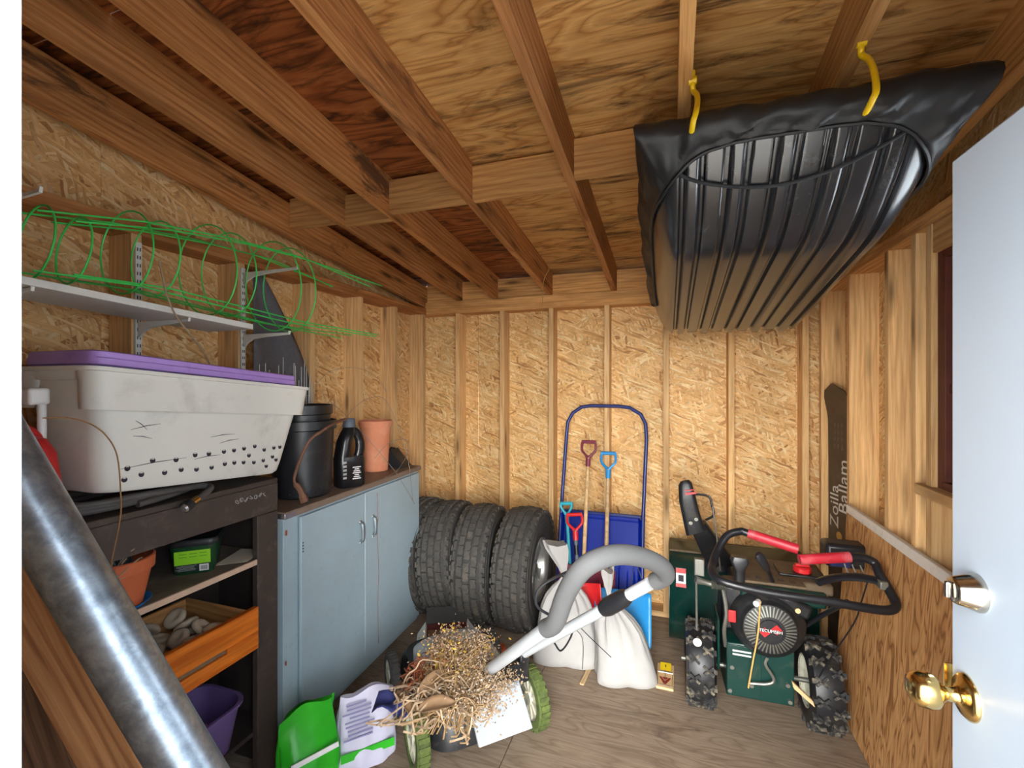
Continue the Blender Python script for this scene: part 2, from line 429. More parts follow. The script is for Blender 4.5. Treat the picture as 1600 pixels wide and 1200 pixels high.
hw, hh = (WY1 - WY0) / 2, WZ1 - WZ0
for y in (-hw + 0.015, hw - 0.015): slab('window_frame', 'window_red', wd, (0, y, hh / 2), (hh, 0.13, 0.03), (0, 0, 1), (1, 0, 0))
for z in (0.015, hh - 0.015): slab('window_frame', 'window_red', wd, (0, 0, z), (2 * hw - .06, 0.13, 0.03), (0, 1, 0), (1, 0, 0))
slab('window_stop', 'window_red', wd, (-.026, hw - 0.045, hh * 0.5), (hh - .062, 0.085, 0.028), (0, 0, 1), (1, 0, 0))
slab('jamb_shade_board', 'window_red', wd, (-.025, hw - .20, hh / 2), (hh - .062, 0.34, 0.02), (0, 0, 1), (0, 1, 0))  # board added in the opening to keep sky light off the far jamb
slab('meeting_rail', 'window_red', wd, (-0.02, 0, hh * 0.42), (2 * hw - .06, 0.07, 0.035), (0, 1, 0), (1, 0, 0))
slab('window_pane', 'window_glass', wd, (0.03, 0, hh * 0.29), (2 * hw - .06, hh * 0.5, 0.004), (0, 1, 0), (0, 0, 1), bevel=0)
slab('window_pane', 'window_glass', wd, (0.03, 0, hh * 0.77), (2 * hw - .06, hh * 0.4, 0.004), (0, 1, 0), (0, 0, 1), bevel=0)

# front wall around the doorway we look in through
wf = empty('wall_front', (0, YF, 0)); tag(wf, 'front wall of strand board with the open doorway', kind='structure')
DL, DR, DT = -0.457, 0.510, 2.17
def front_panel(x0, x1, z0, z1):
    slab('strand_board', 'osb_side', wf, ((x0 + x1) / 2, -SD / 2, (z0 + z1) / 2), (x1 - x0, z1 - z0, SD), (1, 0, 0), (0, 0, 1))
front_panel(OL, DL - .05, 0, rb(.2) + .19); front_panel(DR + .05, OR, 0, rb(.2) + .19); front_panel(DL - .05, DR + .05, DT + .05, rb(.2) + .19)
tf = empty('trim_1', (0, YF, 0)); tag(tf, 'white painted frame around the shed doorway', kind='structure')
slab('jamb', 'trim_white', tf, (DL - 0.025, -SD / 2, DT / 2), (DT, SD + .01, 0.05), (0, 0, 1), (0, 1, 0))
slab('jamb', 'trim_white', tf, (DR + 0.025, -SD / 2, DT / 2), (DT, SD + .01, 0.05), (0, 0, 1), (0, 1, 0))
slab('head_jamb', 'trim_white', tf, ((DL + DR) / 2, -SD / 2, DT + 0.025), (DR - DL + .1, SD + .01, 0.05), (1, 0, 0), (0, 1, 0))

# roof: sheathing, rafters and the blocking between them
ce = empty('ceiling', (0, 1.9, 2.68)); tag(ce, 'pitched plywood roof deck on sloping rafters', kind='structure')
def roofpt(x, y, dz): return Vector((x, y - 1.9, rb(y) + dz - 2.68))
sl = (0, 1, -SLOPE)
def rafter(x, y0, y1, dz=0.0, mat='rafter_wood'):
    L = math.hypot(y1 - y0, SLOPE * (y1 - y0))
    c = (roofpt(x, y0, 0.095 + dz) + roofpt(x, y1, 0.095 + dz)) / 2
    slab('rafter', mat, ce, c, (L, 0.19, 0.042), sl, (0, 0, 1))
RX = [-2.115, -1.765, -1.43, -0.95, -0.43, 0.04, 0.507, 0.985]
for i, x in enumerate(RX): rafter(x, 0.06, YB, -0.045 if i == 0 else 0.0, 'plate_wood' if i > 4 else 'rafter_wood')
BY = 2.12
for i in range(len(RX) - 1):
    a, b = RX[i] + 0.021, RX[i + 1] - 0.021
    yy = BY + (0.0, 0.05, -0.02, -0.02, -0.09, -0.09, -.09)[i]
    slab('blocking', 'block_wood' if i > 2 else 'plate_wood', ce, roofpt((a + b) / 2, yy, 0.085), (b - a, 0.17, 0.042), (1, 0, 0), (0, 0, 1))
    slab('blocking', 'block_wood', ce, roofpt((a + b) / 2, YS + .05, 0.085), (b - a, 0.17, 0.03), (1, 0, 0), (0, 0, 1))
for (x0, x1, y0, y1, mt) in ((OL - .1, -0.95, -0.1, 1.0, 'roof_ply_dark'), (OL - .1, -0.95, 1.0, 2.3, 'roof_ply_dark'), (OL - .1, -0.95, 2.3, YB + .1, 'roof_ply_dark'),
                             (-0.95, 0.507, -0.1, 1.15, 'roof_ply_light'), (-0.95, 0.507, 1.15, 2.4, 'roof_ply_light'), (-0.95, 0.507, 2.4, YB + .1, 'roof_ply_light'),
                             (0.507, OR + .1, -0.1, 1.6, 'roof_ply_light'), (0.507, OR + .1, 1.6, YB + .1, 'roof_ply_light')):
    c = (roofpt((x0 + x1) / 2, y0, 0.20) + roofpt((x0 + x1) / 2, y1, 0.20)) / 2
    slab('roof_sheet', mt, ce, c, (x1 - x0 - .003, math.hypot(y1 - y0, SLOPE * (y1 - y0)) - .003, 0.016), (1, 0, 0), sl, bevel=0.002)

# the white door, swung fully in against the right of the doorway
dr = empty('door_1', (0.4825, 0.21, 0)); tag(dr, 'white painted door standing open with brass knob', kind='structure')
MB().box((0, 0.40, 1.083), (0.045, 0.80, 2.124)).build('door_leaf', 'door_white', dr, bevel=0.004)
def on_door(prof, y, z, name, mat, parent, n=32):
    M = Matrix.Translation((-0.0225, y, z)) @ Matrix.Rotation(R(-90), 4, 'Y')
    return MB().lathe(prof, n, M).build(name, mat, parent, angle=60)
on_door([(0.0, 0.0), (0.036, 0.0), (0.036, 0.003), (0.030, 0.009), (0.019, 0.012), (0.012, 0.018), (0.011, 0.030), (0.016, 0.037), (0.026, 0.044), (0.0285, 0.055), (0.027, 0.068), (0.020, 0.078), (0.010, 0.082), (0, 0.083)], 0.752, 1.242, 'door_knob', 'brass', dr)
db = on_door([(0.0, 0.0), (0.030, 0.0), (0.030, 0.004), (0.027, 0.012), (0.021, 0.030), (0.019, 0.033), (0.014, 0.034), (0, 0.034)], 0.725, 1.425, 'deadbolt', 'nickel', dr)
M = Matrix.Translation((-0.0225 - 0.036, 0.725, 1.425))
MB().box((-0.0615, 0.725, 1.425), (0.008, 0.007, 0.026)).build('thumb_turn', 'nickel', db, bevel=0.002)
MB().box((-0.0215, 0.801, 1.242), (0.022, 0.003, 0.055)).build('latch_plate', 'brass', dr)
# ---------------------------------------------------------------- object materials
plain('tub_grey', srgb(218, 217, 210), 0.5, var=0.03, nscale=3, dirt=srgb(150, 144, 134), dirt_amt=0.35, dscale=3.2)
plain('purple', srgb(172, 138, 214), 0.5, var=0.06, dirt=srgb(120, 92, 150), dirt_amt=0.4)
plain('purple_dark', srgb(104, 84, 140), 0.5, var=0.08)
plain('hole_dark', srgb(44, 40, 52), 0.7)
plain('bench_brown', srgb(66, 56, 50), 0.6, var=0.14, nscale=6, dirt=srgb(112, 100, 92), dirt_amt=0.35, dscale=16)
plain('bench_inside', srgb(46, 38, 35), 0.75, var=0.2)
plain('shelf_dusty', srgb(112, 100, 86), 0.8, var=0.16, nscale=9, dirt=srgb(70, 60, 50), dirt_amt=0.6)
plain('shelf_edge', srgb(196, 168, 146), 0.6, var=0.08)
wood('drawer_orange', srgb(226, 138, 52), srgb(204, 108, 32), srgb(150, 72, 20), knots=False, grain=0.5, rough=0.35, ring=0.3)
wood('drawer_plain', srgb(196, 150, 100), srgb(176, 130, 82), srgb(140, 98, 58), knots=False)
plain('groove_grey', srgb(120, 98, 76), 0.8, var=0.2, nscale=30)
plain('disc_pale', srgb(196, 180, 158), 0.6, var=0.12, nscale=4)
plain('disc_grey', srgb(160, 146, 130), 0.6, var=0.14, nscale=4)
plain('terracotta_pale', srgb(206, 132, 98), 0.8, var=0.08, nscale=7, dirt=srgb(222, 178, 148), dirt_amt=0.4)
plain('terracotta', srgb(190, 98, 60), 0.75, var=0.10, nscale=7, dirt=srgb(212, 150, 112), dirt_amt=0.3)
plain('saucer_blue', srgb(30, 112, 190), 0.45)
plain('hose_grey', srgb(82, 78, 76), 0.6, var=0.12, nscale=20)
plain('hose_dark', srgb(44, 44, 48), 0.55)
plain('black_plastic', srgb(30, 31, 35), 0.38, var=0.15, dirt=srgb(96, 92, 88), dirt_amt=0.25, dscale=7)
plain('black_jug', srgb(22, 22, 25), 0.28, var=0.1, dirt=srgb(120, 112, 90), dirt_amt=0.2, dscale=6)
plain('slate_grey', srgb(84, 92, 104), 0.5, var=0.12)
plain('red_plastic', srgb(190, 36, 36), 0.42, var=0.06)
plain('white_plastic', srgb(226, 226, 224), 0.45, var=0.03)
plain('lime_label', srgb(140, 206, 32), 0.5, var=0.03)
plain('leaf_green_dark', srgb(20, 66, 36), 0.35, var=0.2, nscale=18)
plain('label_dark', srgb(24, 40, 38), 0.4)
plain('text_white', srgb(232, 232, 230), 0.6, var=0.02)
plain('text_grey', srgb(160, 160, 160), 0.6, var=0.02)
plain('paper_pale', srgb(196, 184, 166), 0.8)
plain('wire_green', srgb(64, 206, 92), 0.4, var=0.08)
plain('shelf_white', srgb(214, 216, 210), 0.45, var=0.03, dirt=srgb(150, 150, 140), dirt_amt=0.3)
plain('shelf_under', srgb(128, 130, 134), 0.7)
plain('mesh_dark', srgb(92, 92, 98), 0.7, var=0.15, nscale=40)
plain('wire_steel', srgb(176, 172, 164), 0.35, 0.8)
plain('wire_dull', srgb(140, 134, 124), 0.6, 0.3)
plain('cab_blue', srgb(156, 176, 186), 0.42, var=0.06, nscale=3, dirt=srgb(104, 108, 108), dirt_amt=0.2, dscale=26)
plain('cab_top', srgb(122, 104, 90), 0.55, var=0.12, nscale=10, dirt=srgb(160, 150, 140), dirt_amt=0.3)
plain('steel_grey', srgb(128, 140, 146), 0.4, 0.5)
plain('chrome', srgb(200, 200, 200), 0.22, 0.9, var=0.06)
plain('rust', srgb(140, 66, 38), 0.85, var=0.2, nscale=40)
plain('stick_brown', srgb(118, 82, 62), 0.8, var=0.2, nscale=30)
plain('dry_stem', srgb(150, 112, 70), 0.85, var=0.2, nscale=30)
plain('dry_root', srgb(150, 132, 108), 0.9, var=0.2, nscale=30)
plain('soil', srgb(40, 32, 27), 0.95, var=0.3, nscale=60, bmp=0.8, bscale=80)
plain('galv', srgb(150, 162, 174), 0.36, 0.85, var=0.32, nscale=26, dirt=srgb(100, 110, 122), dirt_amt=0.7, dscale=22)
wood('lumber_brown', srgb(186, 140, 98), srgb(164, 116, 76), srgb(128, 86, 54), knots=False)
wood('lumber_old', srgb(120, 94, 74), srgb(96, 72, 56), srgb(62, 44, 34), knots=False)

def rrect(w, l, r, n=5):
    """rounded rectangle, w along x, l along y"""
    out = []
    for cx, cy, a0 in ((w / 2 - r, l / 2 - r, 0), (-w / 2 + r, l / 2 - r, 90), (-w / 2 + r, -l / 2 + r, 180), (w / 2 - r, -l / 2 + r, 270)):
        for k in range(n + 1):
            a = R(a0 + 90 * k / n); out.append((cx + r * math.cos(a), cy + r * math.sin(a)))
    return out
def ring3(out, z): return [Vector((x, y, z)) for x, y in out]
def dense(out, step):
    r = []
    for i, p in enumerate(out):
        q = out[(i + 1) % len(out)]; d = math.hypot(q[0] - p[0], q[1] - p[1]); k = max(1, int(d / step))
        for j in range(k): r.append((p[0] + (q[0] - p[0]) * j / k, p[1] + (q[1] - p[1]) * j / k))
    return r

# ---------------------------------------------------------------- dark workbench along the left wall
BX0, BX1, BY0, BY1, BZ = -2.075, -1.72, 0.50, 1.655, 1.325
wbn = empty('workbench', (BX1, (BY0 + BY1) / 2, 0))
tag(wbn, 'dark brown painted workbench with open shelf and pulled-out drawer', 'workbench')
bl = BY1 - BY0; bw = BX1 - BX0
def bench(name, c, size, mat='bench_brown', bev=0.003): return MB().box((c[0] - BX1, c[1] - (BY0 + BY1) / 2, c[2]), size).build(name, mat, wbn, bevel=bev)
bench('tabletop', ((BX0 + BX1) / 2, (BY0 + BY1) / 2, BZ - 0.011), (bw, bl, 0.022))
bench('front_rail', (BX1 - 0.012, (BY0 + BY1) / 2 - .0, BZ - 0.085), (0.026, bl, 0.126))
bench('leg', (BX1 - 0.014, BY1 - 0.055, (BZ - .15) / 2), (0.03, 0.11, BZ - 0.15))
bench('leg', (BX1 - 0.014, BY0 + 0.055, (BZ - .15) / 2), (0.03, 0.11, BZ - 0.15))
bench('side_panel', ((BX0 + BX1) / 2 - .015, BY1 - 0.009, (BZ - .022) / 2), (bw - .035, 0.018, BZ - 0.024), 'bench_inside')
bench('side_panel', ((BX0 + BX1) / 2 - .015, BY0 + 0.009, (BZ - .022) / 2), (bw - .035, 0.018, BZ - 0.024), 'bench_inside')
bench('back_panel', (BX0 + 0.006, (BY0 + BY1) / 2, (BZ - .022) / 2), (0.012, bl - .04, BZ - 0.024), 'bench_inside')
sh = bench('shelf', ((BX0 + BX1) / 2 - .008, (BY0 + BY1) / 2, 0.975), (bw - .022, bl - .04, 0.018), 'shelf_dusty')
MB().box((-0.0045, 0, 0.975), (0.009, bl - .22, 0.024)).build('shelf_edging', 'shelf_edge', sh, bevel=0.002)
bench('bottom_shelf', ((BX0 + BX1) / 2 - .012, (BY0 + BY1) / 2, 0.21), (bw - .03, bl - .04, 0.02), 'bench_inside')
bench('drawer_runner', ((BX0 + BX1) / 2, BY1 - 0.126, 0.672), (bw - .03, 0.02, 0.02), 'shelf_dusty')
# pulled-out drawer
DX, DY0, DY1, DZ0, DZ1 = -1.60, 0.88, 1.443, 0.676, 0.846
dw = empty('drawer', (DX - BX1, (DY0 + DY1) / 2 - (BY0 + BY1) / 2, DZ0)); dw.parent = wbn
dl = DY1 - DY0; dh = DZ1 - DZ0
prof = [(0, 0), (0, 0.040), (-0.006, 0.046), (-0.006, 0.062), (0, 0.068), (0, dh), (-0.020, dh), (-0.020, 0)]
Mx = Matrix(((1, 0, 0, 0), (0, 0, 1, 0), (0, 1, 0, 0), (0, 0, 0, 1)))
slabf = MB().prism([(y, z) for y, z in ((-dl / 2, 0), (dl / 2, 0), (dl / 2, dh), (-dl / 2, dh))], -0.02, 0, Matrix(((0, 0, 1, 0), (1, 0, 0, 0), (0, 1, 0, 0), (0, 0, 0, 1))))
# drawer front: three stacked bands so the finger groove is a real recess (length along local X for the grain)
def dfront(z0, z1, x, t, y0, y1, mat):
    return slab('drawer_front', mat, dw, (x - t / 2, (y0 + y1) / 2, (z0 + z1) / 2), (y1 - y0, z1 - z0, t), (0, 1, 0), (0, 0, 1), bevel=0.002)
dfront(0.072, dh, 0, 0.022, -dl / 2, dl / 2, 'drawer_orange')
dfront(0.0, 0.052, 0, 0.022, -dl / 2, dl / 2, 'drawer_orange')
dfront(0.052, 0.072, 0, 0.022, dl / 2 - 0.14, dl / 2, 'drawer_orange')
dfront(0.052, 0.072, -0.010, 0.012, -dl / 2, dl / 2 - 0.14, 'groove_grey')
slab('drawer_side', 'drawer_plain', dw, (-0.20, dl / 2 - 0.028, dh / 2 + .004), (0.36, dh - .03, 0.014), (1, 0, 0), (0, 0, 1))
slab('drawer_side', 'drawer_plain', dw, (-0.20, -dl / 2 + 0.028, dh / 2 + .004), (0.36, dh - .03, 0.014), (1, 0, 0), (0, 0, 1))
slab('drawer_back', 'drawer_plain', dw, (-0.375, 0, dh / 2 + .004), (dl - .07, dh - .03, 0.012), (0, 1, 0), (0, 0, 1))
slab('drawer_bottom', 'drawer_plain', dw, (-0.20, 0, 0.056), (0.34, dl - .07, 0.008), (1, 0, 0), (0, 1, 0))
# chalk scrawl on the rail
wr_ = MB()
rnd = random.Random(3)
y = 1.44
for k in range(7):
    pts = []
    for j in range(9):
        a = j * 0.9 + k; pts.append((0.0018, y + 0.007 * math.cos(a * 1.3) + j * 0.0009 - (BY0 + BY1) / 2, BZ - 0.062 + 0.008 * math.sin(a * (1.1 + .2 * (k % 3))) + 0.004 * (k % 2)))
    wr_.tube(smooth_path(pts, 3), 0.0011, 5); y += 0.021 + 0.004 * rnd.random()
wr_.build('chalk_writing', 'text_grey', wbn)

# pale discs lying in the drawer
disc_prof = [(0.0, 0.006), (0.006, 0.005), (0.014, 0.010), (0.028, 0.013), (0.041, 0.009), (0.045, 0.0), (0.041, -0.009), (0.028, -0.013), (0.014, -0.011), (0.0, -0.008)]
dm = [MB().lathe(disc_prof, 20).mesh('disc', 'disc_pale', 60), MB().lathe(disc_prof, 20).mesh('disc', 'disc_grey', 60)]
rnd = random.Random(11)
k = 0
for lay, (nz, tilt) in enumerate(((0.752, 14), (0.788, 52))):
    for ix in range(4 if lay < 1 else 4):
        for iy in range(7 if lay < 1 else 6):
            x = DX - 0.075 - 0.078 * ix - (0.03 if lay == 1 else 0) + rnd.uniform(-.008, .008)
            yy = DY1 - 0.085 - 0.089 * iy - (0.03 if lay == 1 else 0.015 * lay) + rnd.uniform(-.008, .008)
            if lay == 1 and rnd.random() < 0.2: continue
            if yy < DY0 + .08: continue
            sc = rnd.uniform(0.82, 1.0)
            o = link('round_disc', dm[k % 2 if rnd.random() < .6 else 0], None, (x, yy, nz + rnd.uniform(-.006, .006)), (R(rnd.uniform(-tilt, tilt)), R(rnd.uniform(-tilt, tilt)), R(rnd.uniform(0, 360))))
            o.scale = (sc, sc, sc)
            tag(o, 'pale rounded disc among others piled in the open orange drawer', 'disc', 'pale discs in the drawer'); k += 1

# ---------------------------------------------------------------- on the workbench
TB = empty('plastic_tub', (-1.815, 1.28, 1.385), rot=(R(-4.8), 0, 0))
tag(TB, 'large grey plastic storage tub with drilled drain holes on workbench', 'tub')
m = MB()
secs = []
for z, w, l, r in ((0.008, 0.25, 0.66, .06), (0.0, 0.27, 0.69, .06), (0.012, 0.292, 0.712, .06), (0.06, 0.305, 0.735, .06), (0.265, 0.355, 0.80, .055), (0.385, 0.375, 0.83, .05)):
    secs.append(ring3(rrect(w, l, r), z))
for z, w, l, r in ((0.385, 0.367, 0.822, .05), (0.06, 0.297, 0.727, .05), (0.02, 0.28, 0.69, .05)): secs.append(ring3(rrect(w, l, r), z))
m.loft(secs); body = m.build('tub_body', 'tub_grey', TB, angle=50)
m = MB(); o1 = dense(rrect(0.385, 0.84, .05), .02); o2 = dense(rrect(0.40, 0.868, .05), .02); N = min(len(o1), len(o2))
def skirt(out0, out1):
    n = 120
    def pick(out, t):
        tot = 0; ds = []
        for i, p in enumerate(out):
            q = out[(i + 1) % len(out)]; ds.append(math.hypot(q[0] - p[0], q[1] - p[1]))
        L = sum(ds); s = t * L
        for i, d in enumerate(ds):
            if s <= d: p = out[i]; q = out[(i + 1) % len(out)]; return (p[0] + (q[0] - p[0]) * s / d, p[1] + (q[1] - p[1]) * s / d)
            s -= d
        return out[0]
    sec = []
    for zt in range(6):
        row = []
        for i in range(n):
            a = pick(out0, i / n); b = pick(out1, i / n)
            zb = 0.262
            if a[1] < -0.40 and abs(a[0]) < 0.115: zb = 0.352      # hand-hold cut out of the near end
            if zt == 0: row.append(Vector((a[0] * .93, a[1] * .965, zb)))
            elif zt == 1: row.append(Vector((a[0], a[1], zb)))
            elif zt == 2: row.append(Vector((b[0], b[1], 0.378)))
            elif zt == 3: row.append(Vector((b[0] * 1.035, b[1] * 1.02, 0.380)))
            elif zt == 4: row.append(Vector((b[0] * 1.035, b[1] * 1.02, 0.392)))
            else: row.append(Vector((b[0] * .92, b[1] * .955, 0.394)))
        sec.append(row)
    return sec
m.loft(skirt(rrect(0.400, 0.848, .05), rrect(0.412, 0.872, .05)), caps=False)
m.build('rim_skirt', 'tub_grey', TB, angle=50)
hole = MB().lathe([(0.0, 0.0), (0.0062, 0.0), (0.0078, 0.0012), (0.0092, 0.0)], 14).mesh('drain_hole', 'hole_dark')
for (yy, z) in [(-0.299, 0.076), (-0.302, 0.04), (-0.223, 0.096), (-0.252, 0.052), (-0.142, 0.093), (-0.175, 0.051), (-0.117, 0.056), (-0.073, 0.106), (-0.058, 0.052), (-0.018, 0.107), (0.003, 0.054), (0.045, 0.112), (0.058, 0.063), (0.09, 0.115), (0.101, 0.065), (0.136, 0.12), (0.145, 0.063), (0.166, 0.09), (0.188, 0.127), (0.197, 0.059), (0.24, 0.11), (0.245, 0.064), (0.266, 0.038), (0.292, 0.116), (0.292, 0.077), (0.325, 0.118), (0.315, 0.062)]:
    t = max(0, min(1, (z - 0.06) / 0.205)); xs = 0.305 / 2 + t * 0.025 if z > .06 else 0.146 + (z - .012) / .048 * 0.0065
    link('drain_hole', hole, TB, (xs + 0.0008, yy * 0.97, z), (0, R(84), 0))
sc = MB()
for (y0, z0, y1, z1) in ((-.30, .20, -.21, .22), (-.29, .18, -.23, .17), (-.31, .075, -.10, .098), (-.07, .09, .03, .10), (-.02, .17, .08, .18), (.02, .145, .10, .16), (-.29, .23, -.25, .20)):
    fx = lambda z: 0.1525 + max(0, (z - .06)) / .205 * 0.025 + 0.0006
    sc.tube([(fx(z0), y0, z0), (fx((z0 + z1) / 2), (y0 + y1) / 2, (z0 + z1) / 2 + .003), (fx(z1), y1, z1)], [0.0006, 0.0014, 0.0005], 5)
sc.build('scuff_marks', 'hole_dark', TB)

ld = empty('tub_lid', (-1.815, 1.255, 1.385), rot=(R(-5.0), 0, 0)); tag(ld, 'lilac purple plastic lid lying on the grey storage tub', 'lid')
m = MB()
m.loft([ring3(rrect(0.36, 0.79, .04), 0.397), ring3(rrect(0.375, 0.805, .045), 0.402), ring3(rrect(0.375, 0.805, .045), 0.420), ring3(rrect(0.365, 0.80, .04), 0.424), ring3(rrect(0.365, 0.80, .04), 0.440), ring3(rrect(0.355, 0.79, .04), 0.444)])
m.build('lid_shell', 'purple', ld, bevel=0)
MB().loft([ring3(rrect(0.30, 0.70, .04), 0.4435), ring3(rrect(0.29, 0.69, .04), 0.447)]).build('lid_panel', 'purple', ld)

gc = empty('fuel_can', (-1.80, 0.775, BZ)); tag(gc, 'red plastic fuel can with white spout beside grey tub', 'fuel can')
secs = []
for z, w, l, r in ((0.003, .16, .19, .03), (0.02, .18, .22, .035), (0.23, .18, .22, .035), (0.27, .155, .19, .04), (0.285, .10, .12, .03), (0.30, .07, .07, .03)):
    secs.append([Vector((x, yy - (0.03 if z > .2 else 0), z)) for x, yy in rrect(w, l, r)])
MB().loft(secs).build('can_body', 'red_plastic', gc, angle=50)
MB().tube(smooth_path([(0.0, -0.09, 0.19), (0.0, -0.095, 0.29), (0.0, -0.03, 0.315), (0, 0.05, 0.29), (0, 0.085, 0.215)], 5), 0.014, 8).build('can_handle', 'red_plastic', gc)
MB().tube([(0.0, 0.055, 0.19), (0.0, 0.075, 0.27), (0, 0.075, 0.37)], [.014, .011, .011], 10).build('spout', 'white_plastic', gc)
MB().box((0, 0.062, 0.395), (0.04, 0.052, 0.05)).build('spout_cap', 'white_plastic', gc, bevel=0.008)

# garden hose coiled under the tub
hs = empty('garden_hose', (-1.88, 1.08, BZ)); tag(hs, 'grey garden hose coiled on workbench under the tub', 'hose')
pts = []
for i in range(200):
    a = i / 200 * 2 * math.pi * 3.0; lv = i / 200 * 3.0
    rx = 0.135 - 0.012 * (lv % 1.3); ry = 0.26 - 0.02 * lv
    pts.append((rx * math.cos(a), ry * math.sin(a) * 1.0, 0.016 + 0.010 * lv + 0.004 * math.sin(3 * a)))
pts += [tuple(Vector(p)) for p in smooth_path([pts[-1], (0.14, 0.08, 0.042), (0.12, 0.235, 0.030), (0.140, 0.262, 0.022), (0.163, 0.235, 0.012), (0.180, 0.175, -0.006)], 6)][1:]
MB().tube(pts, 0.0125, 10).build('hose_tube', 'hose_grey', hs)
e1 = Vector((0.180, 0.175, -0.006)); dirv = Vector((0.017, -0.06, -0.018)).normalized()
MB().tube([e1 - dirv * .005, e1 + dirv * 0.028], 0.0150, 12).build('brass_ferrule', 'brass', hs)
MB().tube([e1 + dirv * 0.028, e1 + dirv * 0.060], 0.0185, 12).build('coupling', 'hose_dark', hs)
MB().tube([e1 + dirv * 0.060, e1 + dirv * 0.068], [0.017, 0.012], 12).build('nozzle_ring', 'chrome', hs)

# terracotta pot on a saucer, with a ridged tray and a dry stem, on the bench shelf
SZ = 0.984
def flowerpot(name, loc, rt, rbm, h, label, mat='terracotta'):
    o = empty(name, loc); tag(o, label, 'pot')
    t = 0.008
    hh_ = h - 0.045
    MB().lathe([(0, 0), (rbm, 0), (rt * 0.90, hh_), (rt * 0.985, hh_ + .002), (rt, h - .003), (rt - .004, h), (rt - t, h), (rt - t * 2.2, hh_), (rbm - t, t * 1.5), (0, t * 1.5)], 36).build('pot_body', mat, o, angle=40)
    return o
sau = MB().lathe([(0, 0), (0.078, 0), (0.094, 0.018), (0.098, 0.018), (0.096, 0.0195), (0.090, 0.017), (0.076, 0.006), (0, 0.006)], 32).build('plant_saucer', 'saucer_blue', None, (-1.812, 1.055, SZ)); tag(sau, 'bright blue saucer under the terracotta pot on shelf', 'saucer')
fp = flowerpot('flower_pot', (-1.812, 1.055, SZ + .006), 0.108, 0.072, 0.168, 'terracotta pot holding black tray on workbench shelf')
MB().lathe([(0, 0.105), (0.05, 0.108), (0.083, 0.100)], 24).build('soil', 'soil', fp)
tr = empty('seed_tray', (-1.845, 1.10, 1.10), rot=(R(6), R(-8), R(25))); tag(tr, 'black ridged seedling tray stuck into terracotta pot', 'tray')
m = MB()
for i in range(8): m.box((0.0, -0.045 + i * 0.013, 0.075), (0.014, 0.006, 0.14))
m.box((-0.010, 0, 0.075), (0.012, 0.11, 0.15)); m.build('ridged_wall', 'slate_grey', tr, bevel=0.001)
MB().box((-0.008, 0.06, 0.085), (0.05, 0.012, 0.16)).build('tray_side', 'black_plastic', tr, bevel=0.002)
rt_ = empty('dried_seedling', (-1.775, 0.985, 1.10)); tag(rt_, 'withered brown plant with long arching stem in terracotta pot', 'dried plant')
wp = [(-1.715, .985, 1.11), (-1.68, 0.962, 1.173), (-1.625, 0.956, 1.334), (-1.615, 0.952, 1.412), (-1.61, 0.940, 1.533), (-1.615, 0.915, 1.598), (-1.625, 0.880, 1.638), (-1.64, 0.84, 1.658), (-1.66, 0.785, 1.662)]
MB().tube(smooth_path([Vector(p) - Vector((-1.775, .985, 1.10)) for p in wp], 5), [0.003] + [0.0021] * 39 + [0.0014], 6).build('stem', 'dry_stem', rt_)
m = MB(); rnd = random.Random(5)
for i in range(16):
    a = rnd.uniform(0, 6.28); p = Vector((rnd.uniform(-.01, .05), rnd.uniform(-.03, .03), 0.01))
    pts = [p]
    for j in range(5): p = p + Vector((math.cos(a) * .012 + rnd.uniform(-.012, .012), math.sin(a) * .012 + rnd.uniform(-.012, .012), rnd.uniform(-.002, .024))); pts.append(p)
    m.tube(smooth_path(pts, 3), 0.0022, 5)
m.build('withered_roots', 'dry_root', rt_)

# square plastic food tub with a green label
ft = empty('plastic_container', (-1.885, 1.395, SZ), rz=R(42)); ft.scale = (1.15, 1.15, 1.05); tag(ft, 'square lidded plastic container with lime green label on shelf', 'container')
MB().loft([ring3(rrect(.115, .115, .02), 0), ring3(rrect(.12, .12, .02), .004), ring3(rrect(.142, .142, .024), .118)]).build('container_body', 'leaf_green_dark', ft, angle=50)
MB().loft([ring3(rrect(.152, .152, .028), .112), ring3(rrect(.156, .156, .028), .118), ring3(rrect(.156, .156, .028), .132), ring3(rrect(.148, .148, .026), .138), ring3(rrect(.132, .132, .022), .138), ring3(rrect(.128, .128, .02), .134)]).build('container_lid', 'black_plastic', ft, angle=50)
for fy, nm in ((-1, 'front'),):
    tl = R(5.3)
    def lab(name, x, z, w, h, mat, off=0.0008):
        yy = -(0.06 + 0.0945 * z) - off
        return MB().box((x, yy, z), (w, 0.0008, h), Matrix.Rotation(tl, 3, 'X')).build(name, mat, ft)
    lab('label', 0.0, 0.068, 0.108, 0.054, 'lime_label'); lab('label_panel', 0.0, 0.026, 0.108, 0.028, 'label_dark'); lab('bar_code_panel', 0.034, 0.024, 0.028, 0.026, 'text_white', .0016)
    for i in range(5): lab('label_text', -0.018 - .003 * (i % 2), 0.036 - i * .0045, 0.06 - .008 * (i % 3), 0.0014, 'text_grey', .0016)
    for i in range(8): lab('bar', 0.0245 + i * 0.0027, 0.024, 0.0011 + .0005 * (i % 2), 0.016, 'hole_dark', .0022)
    for i in range(6): lab('label_text', -0.028 + (i % 3) * .03, 0.083 - (i // 3) * .012, 0.022, 0.0012, 'leaf_green_dark', .0016)
